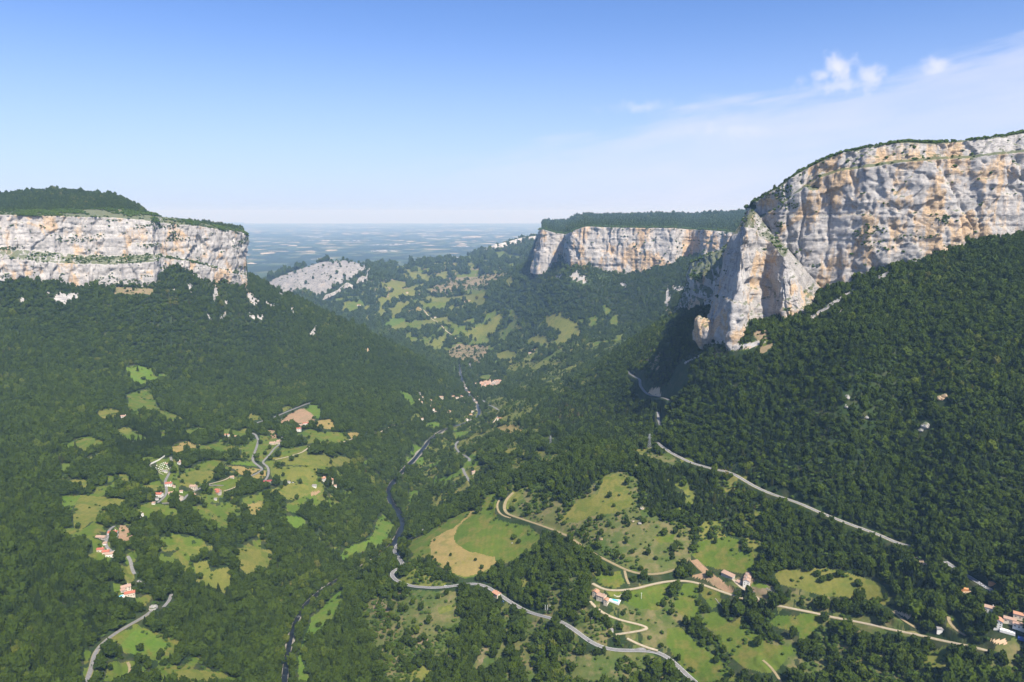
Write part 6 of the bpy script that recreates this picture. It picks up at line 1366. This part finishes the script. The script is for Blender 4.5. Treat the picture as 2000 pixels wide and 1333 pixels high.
# hand-placed standing trees the photograph shows by themselves: (u, v of the foot, crown width, form, label)
SOLO = [
 (1226, 1172, 13, 'broad', 'big round dark tree by the gravel track right of the pool house'), (1462, 1163, 10, 'broad', 'round tree on the drive of the white farmhouse'), (1443, 1165, 9, 'broad', 'tree left of the round one on the farm drive'),
 (616, 886, 30, 'broad', 'very large dark round clump at the track on the terrace'), (645, 892, 24, 'broad', 'second large dark clump right of the first on the terrace'), (630, 928, 22, 'broad', 'pale green spreading tree behind the salmon roofed house'), (570, 901, 10, 'broad', 'small dark tree alone at the upper edge of the olive meadow'),
 (579, 893, 7, 'broad', 'bush-like tree by the terrace track'), (509, 868, 10, 'broad', 'tree left of the pink roofed farm'), (518, 889, 9, 'broad', 'round tree between the two terrace lanes'), (543, 892, 12, 'broad', 'tree on the green meadow below the farm lane'), (527, 878, 8, 'broad', 'small tree below the faded pink farm'),
 (501, 894, 10, 'broad', 'tree right of the winding lane'), (502, 903, 9, 'broad', 'tree at the lane junction'), (334, 912, 12, 'broad', 'rounded dark tree right of the cemetery'), (340, 924, 13, 'broad', 'larger dark tree below the cemetery by the lane'),
 (269, 726, 11, 'pine', 'lone conifer in the high green clearing at the left'), (280, 742, 10, 'broad', 'round tree in the high green clearing'), (400, 960, 14, 'broad', 'tall dark tree right of the square cream house'), (409, 966, 11, 'broad', 'narrower dark tree beside the tall dark one'), (332, 982, 9, 'broad', 'dark tree before the biggest hamlet house'),
 (391, 1132, 9, 'broad', 'round dark tree on the lower olive meadow'), (284, 1160, 8, 'broad', 'dark round tree right of the farmhouse with the pool'), (275, 1272, 9, 'broad', 'small tree in the bright yellow-green clearing'), (880, 1086, 5, 'broad', 'small tree highest in the tan field'), (929, 1096, 5, 'broad', 'middle small tree in the tan field'), (941, 1112, 6, 'broad', 'lowest small tree in the tan field'),
 (1004, 1053, 8, 'broad', 'bush-like tree in the green part of the hill meadow'), (974, 1109, 11, 'broad', 'dark tree at the lower right edge of the tan field'), (950, 1163, 9, 'broad', 'tree between the road and the roadside house'), (1676, 1146, 9, 'broad', 'large bush on the right meadow'), (1606, 1139, 8, 'broad', 'left of two dark trees on the right meadow'), (1620, 1131, 8, 'broad', 'middle dark tree on the right meadow'), (1640, 1127, 9, 'broad', 'right dark tree on the right meadow'),
 (1385, 1128, 10, 'broad', 'dark tree left of the open barn'), (1550, 1112, 12, 'broad', 'dark tree right of the white farmhouse'), (1480, 1262, 10, 'broad', 'tree on the big lower meadow'), (1507, 1248, 8, 'broad', 'small tree in the middle of the big lower meadow'), (1336, 1130, 9, 'broad', 'tree at the track bend left of the bare yard'), (807, 1262, 13, 'broad', 'dark tree at the foot of the bare slope'), (796, 1240, 9, 'broad', 'tree above the dark one on the bare slope'),
]
ORD = ['closest', 'second closest', 'third closest', 'fourth closest', 'fifth closest', 'sixth closest', 'seventh closest', 'eighth closest', 'ninth closest', 'tenth closest']
PLUR = {'broad': 'broadleaf trees', 'pine': 'conifers', 'bush': 'bushes'}
LM = [(1176, 1170, 'the pink roofed pool house'), (1459, 1140, 'the tall white farmhouse'), (1422, 1126, 'the open barn'), (970, 1164, 'the roadside house'), (1195, 1237, 'the white hut'), (1949, 1224, 'the tall orange roofed house'),
      (1838, 1232, 'the low white cabin at the right'), (246, 1152, 'the farmhouse with the small blue pool'), (298, 1190, 'the grey rock at the lane cutting'), (280, 1260, 'the bright yellow-green clearing'), (200, 1290, 'the bottom end of the lower left lane'), (365, 1310, 'the lower left meadows'),
      (620, 1230, 'the long riverside meadow'), (800, 1210, 'the bare patch on the central slope'), (807, 1262, 'the dark tree at the bare slope'), (940, 1290, 'the tan strip in the bottom woods'), (787, 1320, 'the yellow-green glade at the bottom'), (1067, 1188, 'the three white posts'), (1340, 1300, 'the road leaving at the bottom'), (1235, 1225, 'the hairpin of the pale drive'),
      (1480, 1262, 'the tree on the big lower meadow'), (1650, 1140, 'the right hand meadow'), (870, 1120, 'the valley road below the hill meadow'), (1050, 1230, 'the middle stretch of the valley road'), (1700, 1210, 'the right end of the gravel track'), (100, 1240, 'the lower left corner woods'), (470, 1260, 'the woods right of the bottom left glade'), (1120, 1310, 'the woods under the valley road'), (1600, 1310, 'the bottom right woods')]
def put_tree(kind, form, loc, sc, turn, tall, label, group):
    nm, ct_, _ = WORD[kind]; cm, tm, _o = FORM[kind][form]
    o = obj(nm, None, label=label, cat=ct_, group=group, loc=loc, rz=turn, scale=(sc, sc, sc * tall))
    obj('crown', cm, o); obj('trunk', tm, o)
for n_, (u, v, w_, kd, lb) in enumerate(SOLO):
    p = hit(u, v); k_ = 3 if w_ < 16 else 2
    f_ = [0, 1, 2, 4, 6][n_ % 5] if kd == 'broad' else 1
    if w_ >= 16:
        f_ = 2 if n_ % 2 else 6
    put_tree(kd, f_, p, w_ * 1.0, float(rng.uniform(0, 6)), 1.0 if w_ < 16 else 0.62, lb, None)
for kind, mask in (('broad', broad), ('pine', pine), ('bush', bush)):
    k = np.nonzero(mask)[0]
    show = (u_[k] > 5) & (u_[k] < 1995) & (v_[k] < 1330) & (((z[k] + size[k] - CAMZ) / y[k]) > runb[j[k], i[k]])
    app = np.where(show, size[k] / y[k], 0); o_ = np.argsort(-app)[:290]; ind = k[o_]
    nm, ct_, wd = WORD[kind]
    lab = {}
    bucket = {}
    for n_ in ind:
        d = [math.hypot(u_[n_] - a, v_[n_] - b) for a, b, _ in LM]; q_ = int(np.argmin(d))
        if d[q_] < 120: bucket.setdefault(q_, []).append((d[q_], n_))
    for q_, lst in bucket.items():
        for r_i, (dd_, n_) in enumerate(sorted(lst)[:len(ORD)]): lab[n_] = f'{wd}, {ORD[r_i]} to {LM[q_][2]}'
    for n_ in ind:
        ar = area_words(u_[n_], v_[n_], kind)
        tone = ''
        put_tree(kind, int(rng.integers(0, len(FORM[kind]))), (x[n_], y[n_], z[n_]), size[n_], float(rng.uniform(0, 6.28)), float(rng.uniform(.85, 1.25)), lab.get(n_, f'{wd} {ar}'), f'{PLUR[kind]} {ar}')
    rest = np.setdiff1d(k, ind)
    if kind == 'bush': P_ = np.vstack([P4[rest], LED])
    else: P_ = P4[rest]
    instancer({'broad': 'broadleaf_forest', 'pine': 'conifer_forest', 'bush': 'shrubs'}[kind], {'broad': 'mixed green broadleaf forest covering the gorge slopes', 'pine': 'dark conifer forest on the gorge slopes', 'bush': 'scattered shrubs on meadows, scrub and cliff ledges'}[kind],
              {'broad': 'forest', 'pine': 'forest', 'bush': 'shrubs'}[kind], P_, kind)

# ------------------------------------------------------------------ haze
m = bpy.data.materials.new('valley_haze'); m.use_nodes = True; t = m.node_tree; t.nodes.clear()
pv = t.nodes.new('ShaderNodeVolumePrincipled'); pv.inputs['Color'].default_value = HAZE_C; pv.inputs['Density'].default_value = HAZE_D; pv.inputs['Absorption Color'].default_value = (1, 1, 1, 1); pv.inputs['Anisotropy'].default_value = 0.0
ou = t.nodes.new('ShaderNodeOutputMaterial'); t.links.new(pv.outputs[0], ou.inputs['Volume'])
o = obj('haze', box_mesh('haze', -70000, 70000, -3000, 76000, -3.0, 1290.0, m), kind='stuff', label='thin blue haze filling the gorge and the plain')
print('done', round(time.time() - T0, 1), 'max height', float(H.max()))
